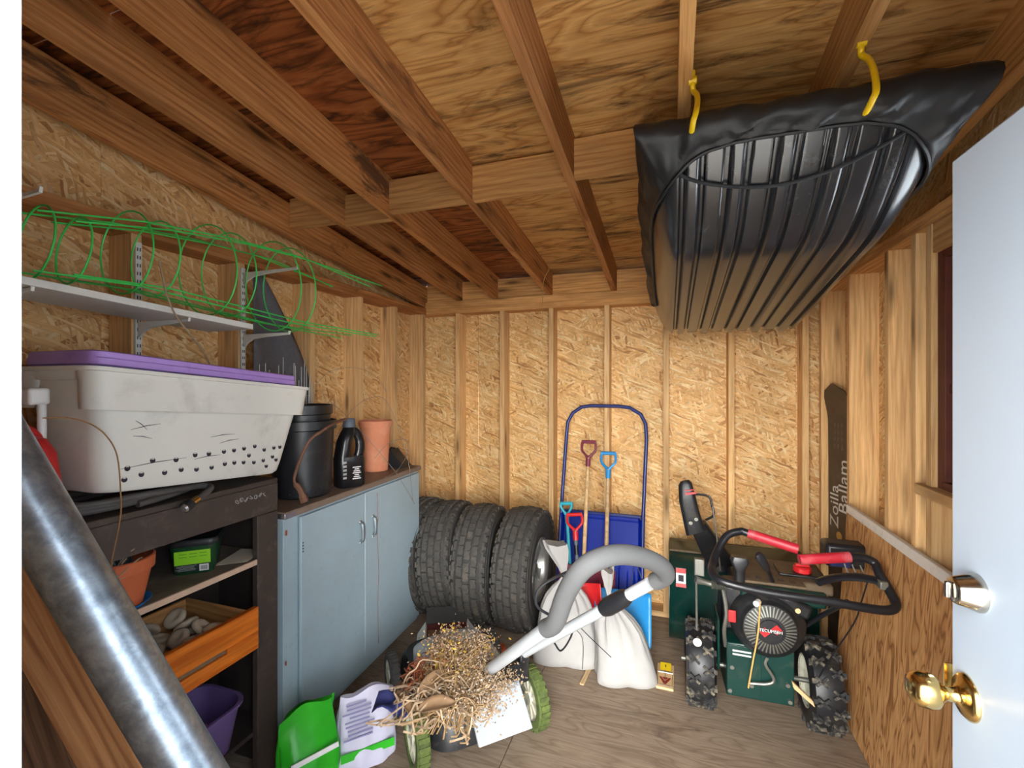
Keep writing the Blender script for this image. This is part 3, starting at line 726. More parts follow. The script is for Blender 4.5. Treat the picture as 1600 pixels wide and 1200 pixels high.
pp = MB().add([(-.06, -.08, 0), (.055, -.03, 0.001), (.05, .09, 0.012), (-.05, .085, 0.014), (-.06, -.08, .0012), (.055, -.03, 0.0022), (.05, .09, 0.0132), (-.05, .085, 0.0152)], [(3, 2, 1, 0), (4, 5, 6, 7), (0, 1, 5, 4), (1, 2, 6, 5), (2, 3, 7, 6), (3, 0, 4, 7)]).build('paper_sheet', 'paper_pale', None, (-1.80, 1.525, SZ + .001), (0, 0, R(15))); tag(pp, 'curled pale paper lying on shelf beside lime-labelled container', 'paper')
bk = empty('plastic_basket', (-1.86, 1.30, 0.22)); tag(bk, 'dull purple plastic basket on the bottom workbench shelf', 'basket')
MB().loft([ring3(rrect(.22, .30, .06), 0), ring3(rrect(.24, .33, .07), .01), ring3(rrect(.28, .40, .08), .18), ring3(rrect(.30, .42, .08), .185), ring3(rrect(.30, .42, .08), .195), ring3(rrect(.275, .395, .08), .195), ring3(rrect(.235, .325, .07), .02)]).build('basket_body', 'purple_dark', bk, angle=50)
MB().loft([[Vector((.09 + .03 * math.cos(a), .05 * math.sin(a), z)) for a in [k * math.pi / 6 for k in range(12)]] for z in (.02, .17)]).build('inner_cup', 'purple_dark', bk)

# ---------------------------------------------------------------- wall shelf with brackets and green wire cages
ws = empty('bracket_shelf', (XL, 1.30, 2.0)); tag(ws, 'white wall shelf on slotted uprights and bracket arms', 'shelf')
def W(p): return Vector(p) - Vector((XL, 1.30, 2.0))
f0, f1 = Vector((-1.775, 0.50, 2.064)), Vector((-1.765, 1.566, 2.000))
d = (f1 - f0).normalized(); c = (f0 + f1) / 2 + Vector((-0.14, 0, 0.012))
slab('shelf_board', 'shelf_white', ws, W(c), ((f1 - f0).length, 0.28, 0.024), d, (1, 0, 0), bevel=0.002)
slot = MB().box((0, 0, 0), (0.0012, 0.0035, 0.014)).mesh('slot', 'hole_dark')
for y0, z1, z0 in ((1.287, 2.34, 1.2), (1.777, 2.35, 1.2), (0.82, 2.36, 1.2)):
    st = MB().box(W((XL + 0.007, y0, (z0 + z1) / 2)), (0.013, 0.024, z1 - z0)).build('upright', 'shelf_white', ws, bevel=0.001)
    z = z1 - .03
    while z > 1.75:
        for dy in (-.005, .005): link('slot', slot, st, W((XL + 0.0142, y0 + dy, z)))
        z -= 0.033
def bracket(y0, z, L):
    M = Matrix(((1, 0, 0, 0), (0, 0, 1, 0), (0, 1, 0, 0), (0, 0, 0, 1)))
    out = [(0, -.055), (0.012, -.06), (0.03, -.04), (0.07, -.022), (0.15, -.014), (L, -.006), (L + .004, .012), (L - .004, .012), (L - .006, .004), (0, .004)]
    MB().prism(out, -.0045, .0045, Matrix.Translation(W((XL + 0.013, y0, z))) @ M).build('bracket', 'shelf_white', ws, bevel=0.001)
bracket(1.287, 2.007, 0.29); bracket(1.777, 2.006, 0.30); bracket(1.777, 2.322, 0.35); bracket(0.82, 2.322, 0.33); bracket(0.82, 2.037, 0.29)

def cage(name, y0, cx, label, seed, dr_, ext):
    o = empty(name, (cx, y0, 2.0)); tag(o, label, 'plant cage', 'green wire plant cages on the shelf')
    rr = random.Random(seed)
    RG = [(0.0, .120, .20), (0.25, .152, .235), (0.55, .190, .240), (0.88, .216, .235)]
    for i, (s_, rad, zc) in enumerate(RG):
        rad += dr_
        pts = [(rad * 0.80 * math.cos(a) + .03 * s_, s_ + 0.015 * math.sin(a + i), rad * math.sin(a) + zc) for a in [k * 2 * math.pi / 32 for k in range(32)]]
        MB().tube(pts, 0.0032, 6, closed=True).build('ring', 'wire_green', o)
    for k, a in enumerate((48, 135, 228, 312)):
        a = R(a + rr.uniform(-9, 9))
        q_ = lambda s_, rad, zc: Vector(((rad + dr_) * .80 * math.cos(a) + .03 * s_, s_, (rad + dr_) * math.sin(a) + zc))
        p = [q_(*g_) for g_ in RG]
        p[0].y -= .03
        e = p[-1] + (p[-1] - p[-2]).normalized() * (ext + rr.uniform(-.1, .12)) + Vector((.03, 0, -.07 * math.sin(a) - .02 + rr.uniform(-.02, .02)))
        MB().tube(p + [e], 0.0032, 6).build('leg_wire', 'wire_green', o)
cage('plant_cage', 0.87, -1.875, 'green wire plant cage whose rings sit nearer the door', 1, 0.0, .52)
cage('plant_cage', 0.965, -1.870, 'green wire plant cage pushed further along the shelf', 4, -0.006, .50)
st = MB().tube(smooth_path([(-1.72, 1.135, 2.20), (-1.73, 1.165, 2.09), (-1.735, 1.21, 2.0), (-1.725, 1.29, 1.90), (-1.73, 1.34, 1.815)], 6), [0.0032] * 12 + [.0028] * 12 + [.002], 6).build('dry_twig', 'dry_root', None); tag(st, 'thin pale dry twig leaning from shelf to purple lid', 'twig')

# grey screen and roll of welded wire standing in the corner behind the pots
sc_ = MB()
def scr(u, v):
    # tall wedge of screen: wide at the bottom, slanting to a narrow top
    zz = 1.45 + v * 0.88
    y0 = 1.80 + 0.02 * v; y1 = 2.20 - 0.30 * max(0, (v - .35) / .65) ** 1.3 if v > .35 else 2.20 + .03 * (.35 - v)
    yy = y0 + (y1 - y0) * u
    return (-2.06 + 0.012 * math.sin(u * 7 + v * 3) + .015 * (1 - v), yy, zz)
sc_.grid(10, 16, scr); so = sc_.build('window_screen', 'mesh_dark', None, solid=0.004); tag(so, 'torn dark grey screen sheet standing against the strand board', 'screen')
wm = empty('wire_mesh', (-1.95, 2.06, 1.5)); tag(wm, 'bent offcut of welded wire mesh behind black pot', 'wire mesh')
m = MB(); rnd = random.Random(2)
for i in range(19):
    t = i / 18; x = -0.06 + 0.06 * math.sin(t * 3.1) - .03 * t; yy = -0.24 + t * 0.40; top = 0.33 + 0.05 * math.sin(i * 1.7) + rnd.uniform(-.02, .03) - (.06 if i > 13 else 0)
    m.tube([(x, yy, -0.1), (x + rnd.uniform(-.004, .004), yy + rnd.uniform(-.006, .006), top)], 0.0016, 5)
m.build('upright_wires', 'wire_steel', wm)
m = MB()
for j in range(8):
    z = -0.08 + j * 0.045
    m.tube([(-0.06 + 0.06 * math.sin(t * 3.1) - .03 * t, -0.24 + t * 0.40, z) for t in [k / 12 for k in range(13)]], 0.0014, 5)
m.build('cross_wires', 'wire_steel', wm)

# ---------------------------------------------------------------- grey-blue cabinet
CB = empty('storage_cabinet', (-1.705, 1.68, 0), rz=R(2.3)); tag(CB, 'grey-blue painted two-door metal cabinet with worn top', 'cabinet')
CL, CD, CH = 1.285, 0.335, 1.128
MB().box((-CD / 2 - .004, CL / 2, CH / 2 + .02), (CD - .008, CL, CH - .04)).build('cabinet_body', 'cab_blue', CB, bevel=0.003)
MB().box((-CD / 2 - .03, CL / 2, 0.02), (CD - .06, CL - .04, 0.04)).build('plinth', 'bench_inside', CB)
for i, (y0, y1, hy) in enumerate(((0.09, 0.607, 0.565), (0.611, CL - .012, 0.690))):
    dd = MB().box((0.006, (y0 + y1) / 2, (CH + .06) / 2), (0.018, y1 - y0, CH - .09)).build('cabinet_door', 'cab_blue', CB, bevel=0.004)
    hz = 0.895
    MB().tube(smooth_path([(0.014, hy, hz + .052), (0.032, hy, hz + .045), (0.036, hy, hz), (0.032, hy, hz - .045), (0.014, hy, hz - .052)], 5), 0.0085, 8, squash=(1, 1.5)).build('door_handle', 'steel_grey', dd)
    for s_ in (-1, 1): MB().box((0.0165, hy, hz + s_ * .056), (0.004, 0.018, 0.024)).build('handle_plate', 'chrome', dd, bevel=0.002)
    if i == 0:
        for k in range(4): MB().box((0.0158, y0 + 0.012, 0.985 - k * .014), (0.0012, 0.008, 0.006)).build('vent_slit', 'hole_dark', dd)
    else:
        MB().tube(smooth_path([(0.0155, .735, 1.085), (0.0155, .742, .95), (0.0155, .735, .82), (0.0155, .75, .62), (0.0155, .742, .4), (0.0155, .748, .15)], 5), 0.0016, 5).build('rust_streak', 'rust', dd)
for (yy, z, s_) in ((.005, 1.06, .014), (.002, .45, .010), (.004, .12, .016)):
    MB().box((0.001, yy + .006, z), (0.003, s_ * .7, s_ * 1.8)).build('rust_patch', 'rust', CB, bevel=.001)
MB().box((-CD / 2 + .008, CL / 2, CH + 0.0165), (CD + .012, CL + .022, 0.031)).build('worktop', 'cab_top', CB, bevel=0.003)
MB().box((0.0155, CL / 2, CH + 0.014), (0.003, CL + .026, 0.026)).build('edge_strip', 'cab_top', CB, bevel=.001)
MB().box((-CD / 2 + .008, -0.0125, CH + 0.014), (CD + .012, 0.003, 0.026)).build('edge_trim', 'chrome', CB, bevel=.001)
MB().box((0.017, 0.02, CH + 0.014), (0.003, 0.07, 0.026)).build('edge_trim', 'chrome', CB, bevel=.001)
CT = CH + 0.033

def nursery_pot(name, loc, rt, rbm, h, label):
    o = empty(name, loc); tag(o, label, 'pot', 'black nursery pots')
    MB().lathe([(0, 0), (rbm - .01, 0), (rbm, .01), (rt * .97, h - .05), (rt * 1.0, h - .05), (rt * 1.05, h - .045), (rt * 1.055, h), (rt * 1.02, h + .002), (rt * .96, h - .04), (rbm - .008, .012), (0, .012)], 40).build('pot_body', 'black_plastic', o, angle=35)
    return o
np_ = nursery_pot('nursery_pot', (-1.895, 1.99, CT), 0.165, 0.146, 0.40, 'tall black plastic nursery pot on cabinet behind tub')
np2 = nursery_pot('nursery_pot', (-1.895, 1.99, CT + .03), 0.148, 0.128, 0.452, 'black nursery pot nested inside the taller black pot')
m = MB(); rnd = random.Random(4)
for i in range(14): m.box((0.1525 * math.cos(R(-70 + i * 8)) , 0.1525 * math.sin(R(-70 + i * 8)), 0.03 + .012 * (i % 2)), (.005, .005, .006))
m.build('drain_slots', 'hole_dark', np_)
jg = empty('oil_jug', (-1.785, 2.235, CT), rz=R(-28)); tag(jg, 'black plastic oil jug with grey cap and moulded handle', 'jug')
def sect(w, l, r, z, ox=0, oy=0): return [Vector((x + ox, y + oy, z)) for x, y in rrect(w, l, r, 6)]
MB().loft([sect(.10, .145, .03, 0), sect(.115, .16, .035, .008), sect(.115, .165, .035, .16), sect(.11, .16, .035, .175)], caps=True).build('jug_body', 'black_jug', jg, angle=50)
MB().loft([sect(.11, .075, .03, .17, 0, -.042), sect(.105, .07, .03, .26, 0, -.03), sect(.09, .07, .03, .31, 0, -.012), sect(.06, .06, .028, .345, 0, 0.0), sect(.056, .056, .027, .352)], caps=True).build('jug_neck', 'black_jug', jg, angle=50)
MB().tube(smooth_path([(0, .055, .165), (0, .066, .21), (0, .064, .26), (0, .045, .305), (0, .012, .325)], 6), [.026] * 12 + [.024] * 12 + [.022], 12, squash=(0.75, 1.1)).build('jug_handle', 'black_jug', jg)
MB().lathe([(0, .395), (.030, .395), (.034, .390), (.035, .358), (.037, .352), (.037, .345), (.03, .345)], 24).build('jug_cap', 'slate_grey', jg, angle=45)
for i in range(7): MB().box((0.0595, .02, .05 + i * .011), (0.001, .05 - .012 * (i % 3), .005)).build('label_text', 'text_white', jg)
for i in range(5): MB().box((0.0595, -.05, .06 + i * .022), (0.001, .02, .012)).build('label_text', 'text_grey', jg)

fp2 = flowerpot('flower_pot', (-1.945, 2.715, CT), 0.112, 0.082, 0.345, 'tall terracotta pot on cabinet beside the oil jug', 'terracotta_pale')
dp = empty('dust_pan', (-1.90, 2.90, CT), rz=R(10)); tag(dp, 'small black plastic scoop on far end of cabinet', 'scoop')
MB().add([(-.07, -.08, 0.0), (.10, -.08, 0.0), (.10, .05, 0), (-.07, .05, 0), (-.06, -.075, .085), (-.02, -.07, .125), (.0, .03, .13), (-.06, .045, .10), (.085, -.078, .012), (.09, .045, .012)],
         [(3, 2, 1, 0), (0, 1, 8, 5, 4), (1, 2, 9, 8), (8, 9, 6, 5), (2, 3, 7, 6, 9), (3, 0, 4, 7), (4, 5, 6, 7)]).build('scoop_body', 'black_plastic', dp, bevel=.004)
MB().tube([(-.05, -.02, .10), (-.03, -.02, .135), (.0, -.02, .128)], .007, 8).build('scoop_handle', 'black_plastic', dp)
sk = MB().tube(smooth_path([(-1.70, 1.80, CT + .018), (-1.72, 1.79, CT + .08), (-1.745, 1.78, 1.30), (-1.72, 1.84, 1.46), (-1.71, 1.93, 1.515), (-1.735, 2.06, 1.545), (-1.77, 2.19, 1.555)], 6), [0.020] * 4 + [.014] * 6 + [.007] * 12 + [.0085] * 14 + [.006], 7).build('bent_branch', 'stick_brown', None); tag(sk, 'bent brown branch leaning against black pot on cabinet', 'branch')
wl_ = empty('wire_hoop', (-1.76, 2.45, CT)); tag(wl_, 'thin wire plant support bent over cabinet front', 'wire support')
def px_tube(pts, r=.0017): MB().tube(smooth_path([Vector(p) - Vector((-1.76, 2.45, CT)) for p in pts], 6), r, 5).build('wire', 'wire_dull', wl_)
px_tube([(-1.86, 2.16, 1.66), (-1.80, 2.30, 1.52), (-1.70, 2.50, 1.26), (-1.685, 2.62, 1.13), (-1.675, 2.78, 0.93)])
px_tube([(-1.84, 2.20, 1.46), (-1.86, 2.36, 1.60), (-1.86, 2.56, 1.67), (-1.82, 2.68, 1.62), (-1.72, 2.75, 1.28), (-1.69, 2.78, 0.95)])
px_tube([(-1.80, 2.50, 1.28), (-1.78, 2.62, 1.36), (-1.76, 2.80, 1.37), (-1.72, 2.76, 1.28), (-1.70, 2.60, 1.19), (-1.70, 2.46, 1.17)])
px_tube([(-2.0, 2.2, 1.75), (-1.98, 2.32, 1.84), (-1.96, 2.55, 1.86), (-1.95, 2.74, 1.80), (-1.93, 2.82, 1.70)], .0012)

# ---------------------------------------------------------------- pole and boards leaning by the doorway
a = Vector((-0.375, 0.832, 0.06)); b = Vector((-1.405, 0.372, 2.15))
po = MB().tube([a, b], 0.049, 28).build('steel_pole', 'galv', None); tag(po, 'thick galvanised steel pole leaning across the near left corner', 'pole')
def lean_board(name, p0, p1, w, t, mat, label, nrm):
    p0, p1 = Vector(p0), Vector(p1); xa = (p1 - p0).normalized(); za = Vector(nrm); ya = za.cross(xa)
    o = slab(name, mat, None, (p0 + p1) / 2, ((p1 - p0).length, w, t), xa, ya, bevel=0.004); tag(o, label, 'board')
lean_board('timber_board', (-0.765, 0.847, 0.06), (-1.534, 0.457, 1.90), 0.115, 0.04, 'lumber_brown', 'wide tan timber board leaning behind the steel pole', (0.35, -0.9, 0.1))
lean_board('timber_board', (-1.30, 0.80, 0.06), (-1.56, 0.60, 1.25), 0.22, 0.03, 'lumber_old', 'dark weathered board behind the tan timber board', (0.35, -0.9, 0.1))
# ---------------------------------------------------------------- more materials
plain('rubber', srgb(58, 57, 55), 0.8, var=0.15, nscale=12, dirt=srgb(112, 104, 94), dirt_amt=0.35, dscale=9)
plain('rubber_tread', srgb(76, 73, 69), 0.85, var=0.18, nscale=18, dirt=srgb(132, 122, 108), dirt_amt=0.4, dscale=14)
plain('alloy', srgb(176, 176, 172), 0.35, 0.75, var=0.1, dirt=srgb(150, 130, 96), dirt_amt=0.4)
plain('blue_deep', srgb(0, 34, 138), 0.5, var=0.08, nscale=4, spec=0.2)
plain('blue_tube', srgb(28, 44, 110), 0.35, var=0.08)
plain('blue_light', srgb(36, 140, 206), 0.35, var=0.05)
plain('teal', srgb(48, 172, 190), 0.45, var=0.05)
plain('maroon', srgb(122, 40, 62), 0.45, var=0.06)
plain('red_bright', srgb(214, 40, 44), 0.38, var=0.05)
wood('ash_handle', srgb(226, 198, 156), srgb(212, 180, 136), srgb(186, 150, 108), knots=False, grain=1.4)
plain('sack_white', srgb(176, 174, 171), 0.7, var=0.05, nscale=10, bmp=0.9, bscale=22)
plain('foam_grey', srgb(92, 93, 94), 0.85, var=0.05, bmp=0.3, bscale=220)
plain('tube_white', srgb(186, 191, 195), 0.35, var=0.03)
plain('deck_white', srgb(174, 180, 187), 0.35, var=0.03, dirt=srgb(150, 150, 140), dirt_amt=0.3, dscale=8)
plain('grass_green', srgb(84, 98, 46), 0.9, var=0.3, nscale=40, bmp=0.6, bscale=90, dirt=srgb(46, 52, 34), dirt_amt=0.6, dscale=22)
plain('wheel_cream', srgb(196, 194, 174), 0.6, var=0.1, dirt=srgb(110, 110, 84), dirt_amt=0.5, dscale=14)
plain('straw', srgb(160, 130, 90), 0.85, var=0.2, nscale=25)
plain('seed_beige', srgb(172, 148, 120), 0.9, var=0.25, nscale=25)
plain('seed_brown', srgb(150, 104, 70), 0.9, var=0.25, nscale=25)
plain('leaf_brown', srgb(138, 108, 78), 0.8, var=0.2, nscale=14)
plain('leaf_yellow', srgb(196, 160, 60), 0.8, var=0.2, nscale=14)
plain('stem_red', srgb(150, 84, 52), 0.8, var=0.2, nscale=14)
plain('rag_blue', srgb(50, 56, 110), 0.85, var=0.15)
plain('carton_white', srgb(214, 212, 206), 0.7, var=0.05)
plain('carton_maroon', srgb(72, 24, 26), 0.5, var=0.12)
plain('carton_inside', srgb(120, 84, 56), 0.8, var=0.1)
plain('carton_dark', srgb(48, 48, 48), 0.6, var=0.1)
plain('bag_green', srgb(46, 178, 36), 0.35, var=0.12, nscale=10)
plain('bag_print', srgb(206, 204, 226), 0.45, var=0.05)
plain('print_lilac', srgb(130, 126, 170), 0.6, var=0.1)
plain('trap_wood', srgb(226, 190, 140), 0.65, var=0.08)
plain('trap_red', srgb(150, 40, 34), 0.6)
plain('trap_yellow', srgb(238, 206, 20), 0.45)
plain('machine_green', srgb(12, 52, 46), 0.32, var=0.12, nscale=7, dirt=srgb(90, 92, 80), dirt_amt=0.3, dscale=8)
plain('machine_black', srgb(28, 29, 32), 0.42, var=0.12, dirt=srgb(96, 88, 74), dirt_amt=0.3, dscale=12)
plain('tube_black', srgb(26, 27, 31), 0.33, var=0.1)
plain('dusty_brown', srgb(104, 88, 68), 0.85, var=0.2, nscale=14)
plain('grip_red', srgb(176, 30, 46), 0.45, var=0.12, nscale=12, dirt=srgb(190, 120, 124), dirt_amt=0.5, dscale=10)
plain('lug_rubber', srgb(44, 44, 45), 0.85, var=0.15, nscale=14, dirt=srgb(196, 182, 152), dirt_amt=0.5, dscale=20)
plain('steel_dull', srgb(128, 128, 120), 0.45, 0.7, var=0.12)
plain('board_dark', srgb(66, 52, 40), 0.4, var=0.25, nscale=8, dirt=srgb(100, 84, 66), dirt_amt=0.5)
plain('board_line', srgb(206, 200, 190), 0.6)
plain('board_orange', srgb(196, 150, 80), 0.6)
plain('sled_black', srgb(34, 36, 40), 0.27, var=0.12, nscale=5, dirt=srgb(100, 102, 102), dirt_amt=0.22, dscale=11, spec=0.8, coat=0.35)
plain('cover_black', srgb(24, 25, 28), 0.5, var=0.12, nscale=10)
plain('hook_yellow', srgb(236, 196, 20), 0.4)
plain('cord_dark', srgb(38, 40, 44), 0.8, var=0.3, nscale=120)
plain('twine', srgb(196, 160, 90), 0.9)
plain('orange_plastic', srgb(206, 92, 46), 0.5)

def text(body, size, name, mat, parent, loc, M3, extrude=0.0006):
    c = bpy.data.curves.new(name, 'FONT'); c.body = body; c.size = size; c.extrude = extrude; c.align_x = 'CENTER'; c.align_y = 'CENTER'
    c.resolution_u = 2
    t = bpy.data.objects.new(name, c); col.objects.link(t)
    me = bpy.data.meshes.new_from_object(t.evaluated_get(bpy.context.evaluated_depsgraph_get()))
    bpy.data.objects.remove(t); me.materials.clear(); me.materials.append(MATS[mat])
    return link(name, me, parent, loc, M3)

# ---------------------------------------------------------------- four tyres in a row
TR, TW = 0.43, 0.25
def make_tyre():
    o = empty('car_tyre', (0, 0, TR))
    My = Matrix.Rotation(R(90), 4, 'Y')
    h = TW / 2
    prof = [(0.222, -h * .80), (0.236, -h * .93), (0.30, -h * 1.0), (0.365, -h * .98), (0.392, -h * .90), (0.408, -h * .72), (0.420, 0), (0.408, h * .72), (0.392, h * .90), (0.365, h * .98), (0.30, h), (0.236, h * .93), (0.222, h * .80), (0.215, 0)]
    m = MB(); m.lathe(prof + [prof[0]], 72, My)
    for s_ in (-1, 1):
        for rr, w in ((.33, .004), (.385, .005)):
            m.lathe([(rr - w, s_ * h * .985), (rr, s_ * (h * .995 + .004)), (rr + w, s_ * h * .985)], 72, My)
    m.build('carcass', 'rubber', o, angle=45)
    m = MB(); n = 40; rnd = random.Random(9)
    for row, (x, w, off) in enumerate(((-.094, .034, 0), (-.050, .042, .5), (0.0, .044, 0.0), (.050, .042, .5), (.094, .034, 0.0))):
        for i in range(n):
            a = 2 * math.pi * (i + off + rnd.uniform(-.06, .06)) / n
            L = TR * 2 * math.pi / n * 0.86
            Ma = Matrix.Rotation(a, 4, 'X')
            skew = 0.006 * (1 if (i + row) % 2 else -1)
            outl = [(-w / 2, -L / 2 + skew), (w / 2 - .004, -L / 2), (w / 2, -L / 6), (w / 2 - .006, L / 6), (w / 2, L / 2 - .004), (-w / 2 + .004, L / 2 + skew * .6), (-w / 2, L / 8), (-w / 2 + .005, -L / 8)]
            edge = -0.015 if abs(x) > .09 else (-.003 if abs(x) > .03 else 0)
            m.prism([(px + x, py) for px, py in outl], 0.408 + edge, 0.4285 + edge * 1.4 + rnd.uniform(-.001, .001), Ma)
    for s_ in (-1, 1):
        for i in range(n):
            a = 2 * math.pi * (i + .25) / n
            m.box((Matrix.Rotation(a, 3, 'X') @ Vector((s_ * h * .93, 0, .397))), (.012, .036, .028), Matrix.Rotation(a, 3, 'X'))
    m.build('tread', 'rubber_tread', o, angle=30)
    rim = MB().lathe([(0.222, -h * .85), (0.208, -h * .7), (0.19, 0), (0.20, h * .6), (0.205, h * .78), (0.222, h * .86), (0.218, h * .90), (0.200, h * .80), (0.193, h * .6), (0.18, 0)], 48, My).build('wheel_rim', 'alloy', o, angle=45)
    for i in range(5):
        a = R(72 * i + 20); Ma = Matrix.Rotation(a, 4, 'X')
        m = MB(); m.loft([[Ma @ Vector((h * xx, yy, zz)) for xx, yy in ((.52, -w2), (.52, w2), (.34, w2 * .8), (.34, -w2 * .8))] for zz, w2 in ((.035, .022), (.09, .026), (.15, .036), (.198, .05))])
        m.build('spoke', 'alloy', rim, bevel=.004)
    MB().lathe([(0, h * .62), (.035, h * .62), (.042, h * .55), (.06, h * .5), (.066, h * .3)], 28, My).build('hub_cap', 'alloy', rim, angle=40)
    MB().lathe([(.066, h * .15), (.20, h * .1)], 36, My).build('brake_side', 'machine_black', rim)
    return o
tyre = make_tyre()
spots = [(-1.000, 3.19, 6, 'tyre at the right end of the row, alloy rim showing'), (-1.325, 3.17, 0, 'worn tyre second from the right in the row of tyres'),
         (-1.578, 3.19, -3, 'worn tyre third from the right in the row of tyres'), (-1.835, 3.20, 0, 'tyre half hidden behind the grey-blue cabinet')]
for i, (x, y, rz, lb) in enumerate(spots):
    o = tyre if i == 0 else copy_tree(tyre)
    o.location = (x, y, TR); o.rotation_euler = (R(37 * i), R((0, 3, 3, 2)[i]), R(-rz + 6)); o.rotation_mode = 'ZYX'
    tag(o, lb, 'tyre', 'tyres stood in a row against the back wall')

# ---------------------------------------------------------------- sleigh shovel and the snow shovels
SS = empty('sleigh_shovel', (-0.5, 3.35, 0)); tag(SS, 'wide blue snow scoop with tubular U handle against back wall', 'snow scoop')
def ssl(p): return Vector(p) - Vector((-0.5, 3.35, 0))
def scoop(u, v):
    x = -0.502 + (u - .5) * 0.595
    z = 0.03 + v * 0.745
    y = 3.245 + 0.255 * v + 0.03 * math.sin(v * math.pi)
    e = abs(u - .5) * 2
    if e > .93: y -= 0.055 * (e - .93) / .07
    if v > .95: y -= 0.02 * (v - .95) / .05
    if .04 < v < .55 and e < .86:
        y += 0.007 * (1 if math.sin(u * 38) > 0.1 else -1) * min(1, (v - .04) * 10, (.55 - v) * 10)
    return ssl((x, y, z))
MB().grid(64, 22, scoop).build('scoop_pan', 'blue_deep', SS, solid=0.005, angle=25)
MB().box(ssl((-0.502, 3.497, 0.782)), (0.60, 0.024, 0.022)).build('top_bar', 'blue_tube', SS, bevel=.004)
hp = [(-.805, 3.33, .25), (-.803, 3.46, .78), (-.780, 3.545, 1.353), (-.772, 3.56, 1.46), (-.735, 3.57, 1.53), (-.665, 3.575, 1.578), (-.60, 3.58, 1.588), (-.38, 3.58, 1.588), (-.30, 3.575, 1.578), (-.22, 3.57, 1.53), (-.185, 3.56, 1.46), (-.178, 3.545, 1.353), (-.198, 3.46, .78), (-.198, 3.33, .25)]
MB().tube([ssl(p) for p in hp], 0.0135, 12).build('tubular_handle', 'blue_tube', SS)
for x in (-.62, -.50, -.43, -.36, -.30):
    MB().box(ssl((x, 3.478, .63)), (.02, .003, .004), Matrix.Rotation(R(40), 3, 'Y')).build('rivet', 'chrome', SS)

def d_shovel(name, label, base, top, mats, blade, rs=0.0145, gw=0.105, gl=0.13):
    """base: where shaft meets blade; top: centre of the grip bar"""
    base, top = Vector(base), Vector(top); o = empty(name, (base.x, base.y, 0)); tag(o, label, 'shovel', 'D-grip shovels leaning on the blue scoop')
    off = Vector((base.x, base.y, 0)); ax = (top - base).normalized(); sx = Vector((1, 0, 0)); sx = (sx - ax * sx.dot(ax)).normalized()
    neck = top - ax * gl
    MB().tube([base - off, neck - off + ax * .01], rs, 12).build('shaft', mats[0], o)
    g = MB(); lo = neck - off
    g.tube([lo - ax * .055, lo + ax * .005], [rs * 1.25, rs * 1.35], 12)
    for s_ in (-1, 1):
        g.tube(smooth_path([lo, lo + ax * .02 + sx * s_ * .012, lo + ax * .06 + sx * s_ * gw * .46, lo + ax * .095 + sx * s_ * gw * .5, lo + ax * gl + sx * s_ * gw * .46], 5), [.0125] * 6 + [.0095] * 14 + [.011], 8)
    g.tube([lo + ax * gl - sx * gw * .5, lo + ax * gl + sx * gw * .5], 0.0135, 12)
    g.build('d_grip', mats[1], o)
    if blade:
        w, h, mt, tilt, curve, shift = blade
        # curved blade hanging below the shaft end
        n2 = ax.cross(sx).normalized()
        if n2.y > 0: n2 = -n2
        def bf(u, v):
            e = (u - .5) * 2
            ww = w * (1 if v < .8 else 1 - .25 * ((v - .8) / .2) ** 2)
            p = base - off + sx * (e * ww / 2 + shift) - ax * (v - .22) * h + n2 * (curve * (1 - e * e) * -1 + curve + 0.02 + tilt * v)
            if v < .06: p += n2 * .01
            p.z = max(p.z, .006); return p
        MB().grid(17, 12, bf).build('blade', mt, o, solid=.005)
        MB().tube([base - off + ax * .05, base - off + n2 * .012 - ax * .06], [rs * 1.35, rs * 1.1], 10).build('socket', mt, o)
    return o
d_shovel('snow_shovel', 'snow shovel with maroon D-grip on long wooden shaft', (-0.600, 3.27, 0.37), (-0.596, 3.50, 1.317), ('ash_handle', 'maroon'), (0.40, 0.40, 'maroon', -.05, .03, .03))
d_shovel('snow_shovel', 'snow shovel with blue D-grip, wooden shaft and light blue blade', (-0.425, 3.14, 0.30), (-0.444, 3.46, 1.244), ('ash_handle', 'blue_light'), (0.36, 0.36, 'blue_light', .05, .035, .12))
d_shovel('snow_shovel', 'short teal shovel with small D-grip beside end tyre', (-0.690, 3.28, 0.36), (-0.742, 3.36, 0.872), ('teal', 'teal'), None, .013, .082, .09)
sh_ = d_shovel('snow_shovel', 'short shovel with red D-grip and bright red scoop', (-0.600, 3.12, 0.34), (-0.662, 3.27, 0.82), ('slate_grey', 'red_bright'), (0.22, 0.26, 'red_bright', .0, .045, .05), .0145, .108, .12)
ax = (Vector((-0.662, 3.27, 0.82)) - Vector((-0.600, 3.12, 0.34))).normalized()
MB().tube([ax * .235 + Vector((0, 0, .34)), ax * .30 + Vector((0, 0, .34))], 0.016, 12).build('shaft_band', 'machine_black', sh_)
MB().tube([ax * .15 + Vector((0, 0, .34)), ax * .185 + Vector((0, 0, .34))], 0.0155, 12).build('shaft_band', 'orange_plastic', sh_)

